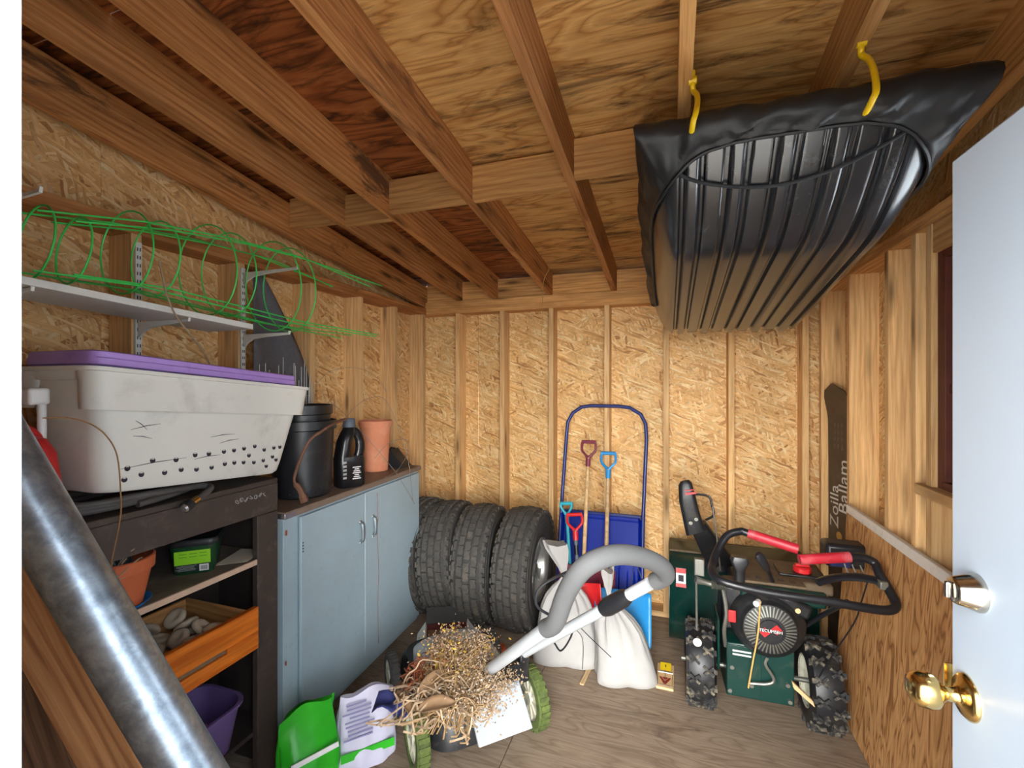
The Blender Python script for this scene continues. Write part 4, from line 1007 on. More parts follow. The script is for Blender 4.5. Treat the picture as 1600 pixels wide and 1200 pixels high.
# ---------------------------------------------------------------- two tied white sacks
def sack(loc, w, dpt, h, label, seed, neckoff, flare, rz=0):
    o = empty('white_sack', loc, rz); tag(o, label, 'sack', 'tied white sacks')
    rnd = random.Random(seed); ph = [rnd.uniform(0, 6.28) for _ in range(6)]
    prof = [(0.0, .86), (.02, .95), (.10, 1.0), (.28, .97), (.50, .87), (.66, .76), (.78, .60), (.87, .40), (.94, .21), (1.0, .10)]
    n = 56; secs = []
    for i, (t, s_) in enumerate(prof):
        row = []
        for j in range(n):
            a = 2 * math.pi * j / n
            ca, sa = math.cos(a), math.sin(a)
            sq = 1 / max(abs(ca) ** 3.2 + abs(sa) ** 3.2, 1e-6) ** (1 / 3.2)
            sq = sq * (1 - t) + (0.6 * sq + .4) * t
            wr = 0.03 * math.sin(5 * a + ph[0] + 3 * t) + .02 * math.sin(9 * a + ph[1])
            pl = 0.26 * t ** 3 * math.sin(14 * a + ph[2]) + .08 * t ** 2 * math.sin(23 * a + ph[3])
            k = s_ * sq * (1 + wr * .5 + pl)
            low = 0.10 * (abs(ca) * abs(sa)) * 4 * (1 - t) ** 6
            row.append(Vector((ca * w / 2 * (k + low) + neckoff[0] * t ** 2, sa * dpt / 2 * (k + low) + neckoff[1] * t ** 2, max(0.002, h * t + .01 * math.sin(3 * a + ph[4]) * (1 - t) * t))))
        secs.append(row)
    MB().loft(secs).build('sack_body', 'sack_white', o, angle=60)
    # tied neck flaring out into a loose tail
    secs = []
    nx, ny = neckoff
    for i, (dz, rr, ox) in enumerate(((-.01, .018, 0), (.02, .015, 0.1), (.05, .022, .25), (.10, .042, .5), (.15, .060, .8), (.19, .064, 1.0))):
        row = []
        for j in range(30):
            a = 2 * math.pi * j / 30
            k = rr * (1 + .28 * math.sin(4 * a + ph[5] + i * .2) + .1 * math.sin(9 * a))
            row.append(Vector((nx + flare[0] * ox + math.cos(a) * k * flare[3], ny + flare[1] * ox + math.sin(a) * k * .45, h + dz * flare[2] + .018 * math.sin(2 * a + 1) * ox)))
        secs.append(row)
    MB().loft(secs).build('sack_tail', 'sack_white', o, angle=60)
    MB().lathe([(.017, h - .004), (.022, h + .004), (.017, h + .012)], 20, Matrix.Translation((nx, ny, 0))).build('tie', 'black_plastic', o)
    return o
sack((-0.640, 2.91, 0), 0.40, 0.24, 0.505, 'tied white sack nearer the tyres, loose tail flopped left', 1, (-0.01, .03), (-.07, 0, 1.15, 1.1), R(10))
sack((-0.265, 2.83, 0), 0.335, 0.22, 0.44, 'tied white sack nearer the mouse trap', 2, (-0.09, .04), (-.01, 0, 1.0, .6), R(16))
stk = slab('wood_offcut', 'ash_handle', None, (-0.485, 2.80, 0.006), (0.26, 0.025, 0.01), (0.1, 1, 0), (1, -.1, 0)); tag(stk, 'thin pale wood strip on floor between the sacks', 'wood strip')

# ---------------------------------------------------------------- lawn mower
MC = Vector((-1.085, 2.255, 0)); LM = empty('lawn_mower', MC, R(-45)); tag(LM, 'white lawn mower with grey foam handle and grassy wheels', 'lawn mower')
MI = (Matrix.Translation(MC) @ Matrix.Rotation(R(-45), 4, 'Z')).inverted()
def ml(p): return MI @ Vector(p)
MB().loft([ring3(rrect(.74, .50, .12), .09), ring3(rrect(.76, .52, .12), .10), ring3(rrect(.74, .50, .12), .20), ring3(rrect(.70, .46, .12), .235)]).build('deck', 'machine_black', LM, angle=50)
def shft(out, dx): return [(x + dx, y) for x, y in out]
MB().loft([ring3(shft(rrect(.60, .42, .09), .06), .23), ring3(shft(rrect(.60, .42, .09), .06), .285), ring3(shft(rrect(.54, .37, .09), .06), .315), ring3(shft(rrect(.46, .30, .08), .05), .33)]).build('top_cover', 'deck_white', LM, angle=40)
MB().add([(.30, -.07, .30), (.30, .205, .30), (.47, .20, .15), (.47, -.07, .15), (.30, -.07, .285), (.30, .205, .285), (.45, .20, .14), (.45, -.07, .14)], [(0, 1, 2, 3), (7, 6, 5, 4), (0, 4, 5, 1), (1, 5, 6, 2), (2, 6, 7, 3), (3, 7, 4, 0)]).build('rear_flap', 'deck_white', LM, bevel=.006)
MB().box((.24, .06, .334), (.05, .004, .002), Matrix.Rotation(R(30), 3, 'Z')).build('decal', 'red_bright', LM)
def mwheel(x, y, r, w, tyre_mat):
    Mx_ = Matrix.Translation((x, y, r)) @ Matrix.Rotation(R(90), 4, 'X')
    wobj = empty('wheel', (0, 0, 0)); wobj.parent = LM
    MB().lathe([(r * .70, -w / 2), (r * .92, -w / 2), (r, -w * .3), (r, w * .3), (r * .92, w / 2), (r * .70, w / 2), (r * .68, 0), (r * .70, -w / 2)], 40, Mx_).build('wheel_tyre', tyre_mat, wobj, angle=35)
    h_ = MB().lathe([(0, -w * .42), (r * .22, -w * .46), (r * .26, -w * .25), (r * .62, -w * .2), (r * .70, -w * .42), (r * .71, w * .42), (r * .62, w * .2), (r * .26, w * .25), (r * .22, w * .46), (0, w * .42)], 32, Mx_)
    for i in range(10):
        for s_ in (-1, 1): h_.box(Mx_ @ (Matrix.Rotation(R(36 * i), 4, 'Z') @ Vector((r * .46, 0, s_ * w * .25))), (r * .42, .010, .010), (Mx_ @ Matrix.Rotation(R(36 * i), 4, 'Z')).to_3x3())
    h_.build('hub', 'wheel_cream', wobj, angle=35)
    m_ = MB()
    for i in range(28): m_.box(Mx_ @ (Matrix.Rotation(R(360 / 28 * i), 4, 'Z') @ Vector((r, 0, 0))), (.006, r * .12, w * .8), (Mx_ @ Matrix.Rotation(R(360 / 28 * i), 4, 'Z')).to_3x3())
    m_.build('wheel_tread', tyre_mat, wobj)
mwheel(.27, .30, .148, .06, 'grass_green'); mwheel(.27, -.30, .148, .06, 'grass_green'); mwheel(-.27, -.30, .118, .055, 'rubber'); mwheel(-.27, .30, .118, .055, 'rubber')
nb, nt = ml((-0.815, 2.01, .41)), ml((-0.387, 1.581, .92)); fb, ft2 = ml((-0.715, 2.20, .40)), ml((-0.081, 1.835, .994))
MB().tube([nb, nt], .026, 14).build('handle_tube', 'tube_white', LM); MB().tube([fb, ft2], .024, 14).build('handle_tube', 'tube_white', LM)
gp = [(-0.432, 1.626, 0.868), (-0.387, 1.581, 0.92), (-0.335, 1.51, 1.055), (-0.280, 1.46, 1.155), (-0.228, 1.462, 1.200), (-0.168, 1.52, 1.205), (-0.098, 1.62, 1.170), (-0.040, 1.725, 1.110), (-0.022, 1.789, 1.053), (-0.060, 1.825, 1.01)]
MB().tube(smooth_path([ml(p) for p in gp], 6), .033, 16).build('foam_grip', 'foam_grey', LM)
tdir = (ft2 - fb).normalized()
sw = fb + tdir * (ft2 - fb).length * .70
MB().tube([sw, sw + tdir * .03, sw + tdir * .13, sw + tdir * .165], [.030, .037, .035, .024], 18).build('switch_box', 'black_plastic', LM)
MB().tube([sw + tdir * .165, sw + tdir * .19], [.021, .021], 14).build('switch_collar', 'machine_black', LM)
bkp = (nb + fb) / 2
MB().box(bkp - Vector((0.02, 0, .05)), (.10, .16, .08)).build('handle_bracket', 'machine_black', LM, bevel=.01)
MB().box(fb + Vector((0.015, .0, -.05)), (.05, .05, .14)).build('handle_bracket', 'black_plastic', LM, bevel=.008)
MB().tube([nb - Vector((.03, 0, .035)), nb + (nt - nb).normalized() * .02], .026, 14).build('fold_clamp', 'slate_grey', LM)
MB().tube([fb + tdir * .03, fb + tdir * .09], .022, 12).build('fold_clamp', 'black_plastic', LM)
def cable(pts, r=.0042): MB().tube(smooth_path([ml(p) if not isinstance(p, Vector) else p for p in pts], 6), r, 7).build('cable', 'black_plastic', LM)
q = lambda t, o=(0, 0, 0): fb + tdir * (ft2 - fb).length * t + Vector(o)
cable([q(.16, (0, 0, .02)), q(.22, (0, .01, .03)), q(.26, (0, .03, -.02)), q(.34, (0, .02, -.08)), q(.44, (0, .01, -.04)), q(.47, (0, .0, .01)), q(.5, (0, 0, .022)), q(.7, (0, 0, .024))])
cable([nt + Vector((-.02, -.0, .01)), nt + Vector((-.03, -.06, .06)), nt + Vector((-.04, -.03, .12)), nt + Vector((0.02, .10, .19))], .005)
cable([q(.46, (0, 0, 0)), q(.47, (0.03, .03, -.05)), q(.44, (.06, .03, -.16))], .0018)
cable([q(.50, (0, 0, 0)), q(.54, (0.04, .02, -.06)), q(.62, (.09, .03, -.14))], .0018)
cable([q(.88, (0, 0, .02)), q(.90, (-.005, 0, .07)), q(.92, (-.01, .0, .125))], .0018)
cable([q(.965, (0, 0, .018)), q(.94, (-.005, 0, .07)), q(.92, (-.01, .0, .125))], .0018)
MB().box(nt + Vector((-.035, .015, -.005)), (.05, .012, .05)).build('bail_tab', 'slate_grey', LM, bevel=.004)
for t in (.50, .56): MB().tube([q(t, (0, -.018, 0)), q(t, (0, .022, 0))], .009, 10).build('bolt', 'machine_black', LM)

# dried plants dumped on the mower
DPL = empty('dried_plant_bundle', (-0.98, 1.90, 0.33)); tag(DPL, 'tangled bundle of dried flower stems heaped on lawn mower', 'dried plants')
rnd = random.Random(21)
def stems(name, n, mat, src, dst, zr, r, curl, seed, ends=None):
    rr = random.Random(seed); m = MB()
    for i in range(n):
        p0 = Vector((rr.uniform(*src[0]), rr.uniform(*src[1]), rr.uniform(0.0, .06))); p1 = Vector((rr.uniform(*dst[0]), rr.uniform(*dst[1]), rr.uniform(*zr)))
        pts = []
        for k in range(6):
            t = k / 5; pts.append(p0.lerp(p1, t) + Vector((rr.uniform(-curl, curl), rr.uniform(-curl, curl), rr.uniform(-curl, curl) * .6 + .04 * math.sin(t * 3.1))) * (0.3 if k in (0, 5) else 1))
            pts[-1].z = max(pts[-1].z, .006)
        sp = smooth_path(pts, 3); m.tube(sp, [r * (1.2 - .8 * j / len(sp)) for j in range(len(sp))], 4)
        if ends is not None: ends.append((sp[-1], (sp[-1] - sp[-4]).normalized(), sp[len(sp) // 2]))
    o = m.build(name, mat, DPL); o['kind'] = 'stuff'
E1 = []; E2 = []
stems('stem_tangle', 90, 'straw', ((-.10, .18), (-.24, -.02)), ((-.14, .12), (.06, .33)), (.05, .16), .0030, .05, 1, E1)
stems('stem_tangle', 60, 'straw', ((-.05, .25), (-.30, -.02)), ((.02, .30), (-.14, .16)), (.02, .09), .0024, .045, 2, E2)
stems('stem_tangle', 36, 'stem_red', ((-.18, -.02), (-.2, .0)), ((-.22, -.06), (-.05, .20)), (.02, .11), .0034, .05, 3)
stems('curled_stems', 26, 'seed_beige', ((-.18, .22), (-.30, -.1)), ((-.16, .25), (-.25, .1)), (.04, .11), .0042, .08, 4)
def heads(name, ends, mat, per, spread, size, seed):
    rr = random.Random(seed); m = MB()
    for (e, d_, mid) in ends:
        for k in range(per):
            c = e + Vector((rr.gauss(0, spread), rr.gauss(0, spread), rr.gauss(0, spread * .8))) - d_ * rr.uniform(0, .10)
            c.z = max(c.z, .01); s_ = size * rr.uniform(.6, 1.4)
            ax_ = Vector((rr.uniform(-1, 1), rr.uniform(-1, 1), rr.uniform(-1, 1))).normalized(); b_ = ax_.orthogonal().normalized(); c_ = ax_.cross(b_)
            m.add([c + ax_ * s_ * 1.8, c - ax_ * s_ * 1.8, c + b_ * s_, c - b_ * s_, c + c_ * s_, c - c_ * s_], [(0, 2, 4), (0, 4, 3), (0, 3, 5), (0, 5, 2), (1, 4, 2), (1, 3, 4), (1, 5, 3), (1, 2, 5)])
    o = m.build(name, mat, DPL, angle=80); o['kind'] = 'stuff'
heads('seed_heads', E1, 'seed_beige', 22, .026, .0032, 5); heads('seed_heads', E1[::2], 'seed_brown', 14, .026, .003, 6)
heads('seed_heads', E2, 'seed_beige', 30, .030, .0034, 7); heads('seed_heads', E2[::2], 'carton_white', 10, .028, .0024, 8)
heads('yellow_heads', E1[::4], 'leaf_yellow', 8, .03, .005, 9)
for (x, y, z, L, w_, rz, mt) in ((-.02, -.10, .10, .17, .06, 70, 'leaf_brown'), (.06, -.20, .08, .16, .07, 20, 'leaf_brown'), (-.10, -.22, .07, .15, .06, 150, 'leaf_brown'), (-.06, .02, .10, .12, .05, 120, 'leaf_yellow'), (.12, -.10, .07, .13, .05, -30, 'leaf_brown')):
    MB().grid(10, 6, lambda u, v: ((u - .5) * L, (v - .5) * w_ * math.sin(math.pi * (u * .94 + .03)) ** .7, .022 * math.sin(u * 3) + .018 * abs(v - .5) * 2 + .0015 * math.sin(u * 20))).build('leaf', mt, DPL, (x, y, z), (R(20), R(-10), R(rz)), solid=.0012)
MB().grid(8, 8, lambda u, v: ((u - .5) * .16, (v - .5) * .11, .03 * math.sin(u * 6) * math.cos(v * 5))).build('leaf', 'rag_blue', DPL, (-.16, -.18, .05), (R(10), 0, R(20)), solid=.003)

# open carton by the tyres
CT_ = empty('open_carton', (-1.335, 2.60, 0), R(28)); tag(CT_, 'open white and maroon carton on floor before the tyres', 'box')
cw, cl_, ch = .26, .22, .20
for nm, c_, s_, mt in (('carton_wall', (-cw / 2, 0, ch / 2), (.004, cl_, ch), 'carton_white'), ('carton_wall', (cw / 2, 0, ch / 2), (.004, cl_, ch), 'carton_white'), ('carton_wall', (0, -cl_ / 2, ch / 2), (cw, .004, ch), 'carton_maroon'), ('carton_wall', (0, cl_ / 2, ch / 2), (cw, .004, ch), 'carton_maroon'), ('carton_base', (0, 0, .004), (cw, cl_, .004), 'carton_inside')):
    MB().box(c_, s_).build(nm, mt, CT_)
MB().box((0, 0, .09), (cw - .012, cl_ - .012, .15)).build('carton_liner', 'carton_inside', CT_)
MB().box((0, cl_ / 2 + .05, ch + .03), (cw, .11, .004), Matrix.Rotation(R(35), 3, 'X')).build('carton_flap', 'carton_dark', CT_)
MB().box((0, -cl_ / 2 - .03, ch - .02), (cw, .10, .004), Matrix.Rotation(R(50), 3, 'X')).build('carton_flap', 'carton_maroon', CT_)
MB().box((-cw / 2 - .03, 0, ch - .02), (.09, cl_, .004), Matrix.Rotation(R(-55), 3, 'Y')).build('carton_flap', 'carton_white', CT_)
MB().box((cw / 2 + .03, 0, ch - .02), (.09, cl_, .004), Matrix.Rotation(R(55), 3, 'Y')).build('carton_flap', 'carton_white', CT_)
op = MB().loft([ring3(rrect(.10, .12, .03), 0.0), ring3(rrect(.11, .13, .03), .02), ring3(rrect(.09, .11, .03), .07)]).build('orange_tray', 'orange_plastic', None, (-1.06, 2.76, 0)); tag(op, 'small orange plastic tray on floor behind lawn mower', 'tray')

# two crumpled feed bags before the cabinet
def feed_bag(name, label, loc, rz, w, dpt, h, mat, seed, lean=(0, 0)):
    o = empty(name, loc, rz); tag(o, label, 'bag'); rr = random.Random(seed); ph = [rr.uniform(0, 6) for _ in range(5)]
    secs = []; n = 44
    for i in range(14):
        t = i / 13
        row = []
        for j in range(n):
            a = 2 * math.pi * j / n; ca, sa = math.cos(a), math.sin(a)
            sq = 1 / (abs(ca) ** 3 + abs(sa) ** 3) ** (1 / 3)
            ww = w / 2 * (1 - .12 * t); dd = dpt / 2 * (1 - .86 * t ** 1.6)
            k = sq * (1 + .05 * math.sin(4 * a + ph[0] + 5 * t) + .04 * math.sin(9 * a + ph[1] - 3 * t))
            row.append(Vector((ca * ww * k + lean[0] * t * t, sa * dd * k + lean[1] * t * t + .02 * math.sin(6 * t + ph[3]), .003 + h * t + .05 * t * math.cos(2.2 * ca + ph[2]) * ca)))
        secs.append(row)
    MB().loft(secs).build('bag_body', mat, o, angle=60)
    return o
gb = feed_bag('feed_bag', 'bright green plastic bag slumped against the grey-blue cabinet', (-1.525, 1.64, 0), R(62), .26, .15, .335, 'bag_green', 3, (0, .02))
wbg = feed_bag('feed_bag', 'white bag with lilac print between green bag and mower', (-1.385, 1.845, 0), R(48), .27, .17, .30, 'bag_print', 8, (.02, .03))
MB().box((0.0, -.079, .15), (.20, .006, .02), Matrix.Rotation(R(-14), 3, 'X')).build('white_stripe', 'text_white', gb)
for i in range(9): MB().box((-.04 + .012 * (i % 2), -.064 + i * .0055, .13 + i * .016), (.13 - .02 * (i % 3), .004, .006), Matrix.Rotation(R(-18), 3, 'X')).build('printed_line', 'print_lilac', wbg)
MB().box((0.0, -.086, .07), (.24, .006, .035), Matrix.Rotation(R(-8), 3, 'X')).build('green_band', 'bag_green', wbg)

# ---------------------------------------------------------------- rat trap
RT = empty('mouse_trap', (-.038, 2.905, 0), R(-1)); tag(RT, 'wooden snap trap with yellow pedal on the floor', 'trap')
MB().box((0, 0, .007), (.096, .235, .014)).build('trap_base', 'trap_wood', RT, bevel=.001)
MB().box((0, .075, .024), (.062, .062, .004), Matrix.Rotation(R(8), 3, 'X')).build('bait_pedal', 'trap_yellow', RT)
MB().box((0, .075, .0275), (.006, .02, .002), Matrix.Rotation(R(8), 3, 'X')).build('pedal_slot', 'hole_dark', RT)
MB().tube([(-.042, .02, .02), (.042, .02, .02)], .006, 10).build('spring', 'wire_steel', RT)
MB().tube([(-.040, .02, .02), (-.040, -.105, .018), (.040, -.105, .018), (.040, .02, .02)], .0016, 6).build('snap_bar', 'wire_steel', RT)
MB().tube([(0, .05, .026), (0.002, -.10, .022)], .0014, 6).build('lock_rod', 'wire_steel', RT)
MB().prism([(-.034, -.02), (-.022, -.02), (0, -.06), (.022, -.02), (.034, -.02), (.006, -.085), (-.006, -.085)], .0142, .0150).build('printed_mark', 'trap_red', RT)
MB().prism([(-.018, -.02), (.018, -.02), (.006, -.040), (-.006, -.040)], .0142, .0150).build('printed_mark', 'trap_red', RT)
MB().box((0, -.098, .0146), (.06, .007, .0008)).build('printed_mark', 'trap_red', RT)
# ---------------------------------------------------------------- snow blower
S0 = Vector((.43, 2.76, 0)); SB = empty('snow_blower', S0); tag(SB, 'dark green two-stage snow blower with black handlebars and red grips', 'snow blower')
def sb(p): return Vector(p) - S0
def sbox(name, c, s_, mat, bev=.004, M=None, par=None): return MB().box(sb(c), s_, M).build(name, mat, par or SB, bevel=bev)
WR, WW = .22, .15
def sb_wheel(x):
    wv = empty('wheel', (x - S0.x, 0, WR)); wv.parent = SB
    My = Matrix.Rotation(R(90), 4, 'Y'); h = WW / 2
    MB().lathe([(.115, -h * .85), (.14, -h), (.175, -h * .98), (.198, -h * .8), (.206, -h * .4), (.207, 0), (.206, h * .4), (.198, h * .8), (.175, h * .98), (.14, h), (.115, h * .85), (.112, 0), (.115, -h * .85)], 48, My).build('wheel_tyre', 'machine_black', wv, angle=40)
    m = MB()
    for i in range(15):
        for sgn, off in ((1, 0), (-1, .5)):
            a = 2 * math.pi * (i + off) / 15; Ma = Matrix.Rotation(a, 3, 'X')
            for tw in (38, -38):
                m.box(Ma @ Vector((sgn * .034, 0, .208)), (.062, .013, .022), Ma @ Matrix.Rotation(R(tw), 3, 'Z'))
            m.box(Ma @ Vector((sgn * .066, 0, .196)), (.016, .022, .026), Ma)
    m.build('wheel_lugs', 'lug_rubber', wv, angle=30)
    MB().lathe([(0.02, -h * .5), (.03, -h * .5), (.032, -h * .2), (.07, -h * .15), (.10, -h * .55), (.122, -h * .82), (.124, -h * .90), (.118, -h * .90), (.095, -h * .4), (.095, h * .4), (.118, h * .90), (.124, h * .90), (.122, h * .82), (.10, h * .55), (.07, h * .15), (.032, h * .2), (.03, h * .5), (.02, h * .5)], 36, My).build('wheel_rim', 'wheel_cream', wv, angle=35)
sb_wheel(.145); sb_wheel(.715)
MB().tube([sb((.05, 2.76, WR)), sb((.81, 2.76, WR))], .0125, 12).build('axle', 'steel_dull', SB)
# gear case between the wheels
MB().add([sb(p) for p in ((.265, 2.60, .16), (.57, 2.60, .165), (.57, 2.60, .44), (.265, 2.60, .43), (.265, 2.92, .10), (.57, 2.92, .10), (.57, 2.92, .46), (.265, 2.92, .46))], [(0, 1, 2, 3), (5, 4, 7, 6), (4, 0, 3, 7), (1, 5, 6, 2), (3, 2, 6, 7), (4, 5, 1, 0)]).build('gear_case', 'machine_green', SB, bevel=.006)
sbox('rear_plate', (.345, 2.597, .30), (.155, .006, .25), 'machine_green', .002)
for i in range(2): sbox('warning_text', (.335, 2.5925, .398 - i * .018), (.085, .002, .008), 'text_white', 0)
for (x, z) in ((.29, .31), (.38, .235), (.54, .27), (.28, .19), (.55, .19)): MB().tube([sb((x, 2.602, z)), sb((x, 2.588, z))], .010, 10).build('bolt', 'steel_dull', SB)
MB().tube(smooth_path([sb(p) for p in ((.37, 2.585, .25), (.45, 2.575, .27), (.475, 2.575, .30), (.44, 2.58, .36), (.45, 2.59, .39))], 5), .008, 8).build('shift_rod', 'steel_dull', SB)
MB().add([sb(p) for p in ((.555, 2.58, .30), (.64, 2.56, .235), (.645, 2.545, .215), (.56, 2.565, .275), (.555, 2.60, .30), (.64, 2.58, .235), (.645, 2.57, .21), (.56, 2.59, .27))], [(0, 1, 2, 3), (7, 6, 5, 4), (0, 4, 5, 1), (1, 5, 6, 2), (2, 6, 7, 3), (3, 7, 4, 0)]).build('foot_lever', 'trap_wood', SB, bevel=.003)
# engine
sbox('engine_block', (.45, 2.78, .58), (.30, .30, .26), 'machine_black', .02)
Mr = Matrix.Translation(sb((.452, 2.64, .558))) @ Matrix.Rotation(R(90), 4, 'X')
rc = MB().lathe([(.172, 0), (.172, .03), (.160, .055), (.135, .075), (.128, .082), (.126, .092), (.118, .102), (.060, .112), (.052, .112), (.050, .116), (.0, .117)], 56, Mr).build('recoil_housing', 'machine_black', SB, angle=35)
for i in range(40):
    a = R(9 * i); M3 = (Mr @ Matrix.Rotation(a, 4, 'Z'))
    link('cooling_slot', (bpy.data.meshes.get('cooling_slot') or MB().box((0, 0, 0), (.048, .0065, .004)).mesh('cooling_slot', 'steel_dull')), rc, (M3 @ Vector((.090, 0, .1095))), (M3 @ Matrix.Rotation(R(9.5), 4, 'Y')).to_3x3())
Mt = axes((1, 0, 0), (0, 0, 1))
sq = MB().box((0, 0, 0), (.034, .034, .0012), Matrix.Rotation(R(45), 3, 'Z')).mesh('emblem', 'red_bright')
link('emblem', sq, rc, sb((.478, 2.5215, .568)), Mt); link('emblem', sq, rc, sb((.426, 2.5215, .548)), Mt)
sbox('emblem_bar', (.452, 2.5215, .558), (.10, .0016, .017), 'machine_black', 0, None, rc)
text('TECUMSEH', .0205, 'lettering', 'text_white', rc, sb((.452, 2.5195, .558)), Mt)
MB().tube([sb((.385, 2.50, .69)), sb((.40, 2.53, .69))], .014, 10).build('starter_grip', 'text_white', SB)
MB().tube(smooth_path([sb(p) for p in ((.405, 2.515, .70), (.395, 2.505, .55), (.375, 2.52, .40), (.36, 2.56, .24))], 6), .004, 6).build('starter_cord', 'twine', SB)
sbox('choke_tag', (.283, 2.53, .60), (.035, .01, .06), 'red_bright', .006)
sbox('shroud_wing', (.56, 2.60, .665), (.16, .05, .07), 'machine_black', .015, Matrix.Rotation(R(18), 3, 'Y'))
MB().tube([sb((.575, 2.565, .66)), sb((.575, 2.555, .66))], .012, 12).build('bolt', 'trap_wood', SB)
sbox('air_box', (.30, 2.70, .60), (.09, .16, .22), 'machine_black', .012)
# tank, dash and controls on top
sbox('tank_skirt', (.52, 2.66, .70), (.38, .12, .075), 'machine_green', .012)
sbox('fuel_tank', (.535, 2.78, .745), (.42, .30, .055), 'dusty_brown', .012)
sbox('tank_tray', (.62, 2.76, .778), (.20, .14, .016), 'machine_black', .006)
MB().lathe([(.034, 0), (.042, .006), (.042, .026), (.034, .032), (0, .033)], 12, Matrix.Translation(sb((.635, 2.74, .785)))).build('fuel_cap', 'red_bright', SB, angle=30)
sbox('fuel_cap_grip', (.635, 2.74, .822), (.065, .022, .014), 'red_bright', .004)
sbox('dash_plate', (.46, 2.60, .775), (.30, .10, .012), 'dusty_brown', .003)
for i in range(5): sbox('gear_slot', (.36 + i * .05, 2.60 + .012 * (i % 2), .782), (.028, .03, .002), 'machine_black', 0)
def lever(p0, p1, p2, name):
    MB().tube([sb(p0), sb(p1)], .0085, 10).build('lever_rod', 'tube_black', SB)
    d_ = (Vector(p2) - Vector(p1)).normalized()
    MB().tube([sb(p1), sb(Vector(p1) + d_ * .02), sb(Vector(p2) - d_ * .02), sb(p2)], [.013, .019, .025, .015], 10, squash=(1, .7)).build(name, 'black_plastic', SB)
lever((.475, 2.58, .77), (.435, 2.50, .865), (.388, 2.47, .945), 'shift_knob')
MB().loft([[sb((.315 + x, 2.52 + y, z)) for x, y in rrect(w_, d_, .012, 3)] for z, w_, d_ in ((.775, .045, .05), (.84, .045, .055), (.885, .085, .06), (.905, .07, .05))]).build('speed_knob', 'black_plastic', SB, angle=45)
sbox('lamp_housing', (.835, 2.80, .885), (.19, .12, .12), 'black_plastic', .02)
sbox('lamp_plate', (.80, 2.735, .86), (.09, .01, .05), 'rag_blue', .004)
# handlebar loop
hb = [(.56, 2.505, .976), (.359, 2.56, 1.012), (.325, 2.565, 1.016), (.262, 2.545, .994), (.212, 2.49, .930), (.185, 2.42, .885), (.178, 2.36, .872), (.198, 2.315, .860), (.26, 2.295, .850), (.402, 2.29, .838), (.611, 2.285, .836), (.78, 2.285, .828), (.845, 2.290, .832), (.872, 2.315, .850), (.862, 2.36, .895), (.845, 2.40, .94), (.838, 2.43, .972), (.80, 2.435, .988), (.75, 2.43, .987), (.552, 2.40, .962)]
MB().tube(smooth_path([sb(p) for p in hb], 5), .0185, 14).build('handlebar', 'tube_black', SB)
MB().tube([sb((.359, 2.56, 1.012)), sb((.565, 2.503, .975))], .0235, 14, squash=(1, .9)).build('hand_grip', 'grip_red', SB)
MB().tube([sb((.748, 2.43, .987)), sb((.545, 2.40, .961))], .0235, 14, squash=(1, .9)).build('hand_grip', 'grip_red', SB)
MB().tube(smooth_path([sb(p) for p in ((.62, 2.42, .86), (.70, 2.44, .885), (.78, 2.42, .905), (.84, 2.39, .91))], 5), .015, 10, squash=(1, 1.6)).build('drive_lever', 'tube_black', SB)
sbox('lever_bracket', (.845, 2.375, .905), (.03, .06, .035), 'steel_dull', .004)
for i in range(3): MB().tube(smooth_path([sb(p) for p in ((.735 + i * .03, 2.46, .945), (.745 + i * .03, 2.45, .915), (.76 + i * .028, 2.43, .90))], 4), .0035, 6).build('linkage', 'steel_dull', SB)
MB().tube(smooth_path([sb(p) for p in ((.80, 2.39, .90), (.775, 2.39, .80), (.76, 2.42, .70), (.70, 2.50, .50), (.66, 2.55, .36))], 5), .0035, 6).build('control_cable', 'tube_black', SB)
MB().tube([sb((.20, 2.40, .86)), sb((.235, 2.62, .70)), sb((.25, 2.80, .44))], .011, 10).build('handle_strut', 'tube_black', SB)
MB().tube([sb((.705, 2.32, .83)), sb((.69, 2.60, .64)), sb((.60, 2.72, .48))], .011, 10).build('handle_strut', 'tube_black', SB)
MB().tube(smooth_path([sb(p) for p in ((.245, 2.60, .72), (.262, 2.57, .60), (.252, 2.58, .50), (.262, 2.62, .40))], 5), .010, 8).build('frame_rod', 'steel_dull', SB)
# idler arm with spring on the left
MB().tube([sb((.115, 2.56, .745)), sb((.16, 2.57, .735)), sb((.19, 2.57, .73))], [.020, .014, .014], 10).build('idler_arm', 'steel_dull', SB)
m = MB()
for k in range(8): m.lathe([(.018, 0), (.024, .004), (.018, .008)], 14, Matrix.Translation(sb((.19 + k * .009, 2.57, .728))) @ Matrix.Rotation(R(90), 4, 'Y'))
m.build('coil_spring', 'steel_dull', SB)
MB().tube([sb((.118, 2.55, .74)), sb((.120, 2.535, .50))], .0055, 8).build('idler_rod', 'steel_dull', SB)
MB().lathe([(0, 0), (.010, .002), (.012, .006), (.018, .006), (.021, .003), (.021, 0)], 18, Matrix.Translation(sb((.122, 2.53, .44))) @ Matrix.Rotation(R(90), 4, 'X')).build('rod_eye', 'text_white', SB)
sbox('side_bracket', (.135, 2.60, .80), (.05, .03, .09), 'steel_dull', .005)
sbox('side_plate', (.23, 2.72, .40), (.012, .20, .26), 'machine_green', .01)
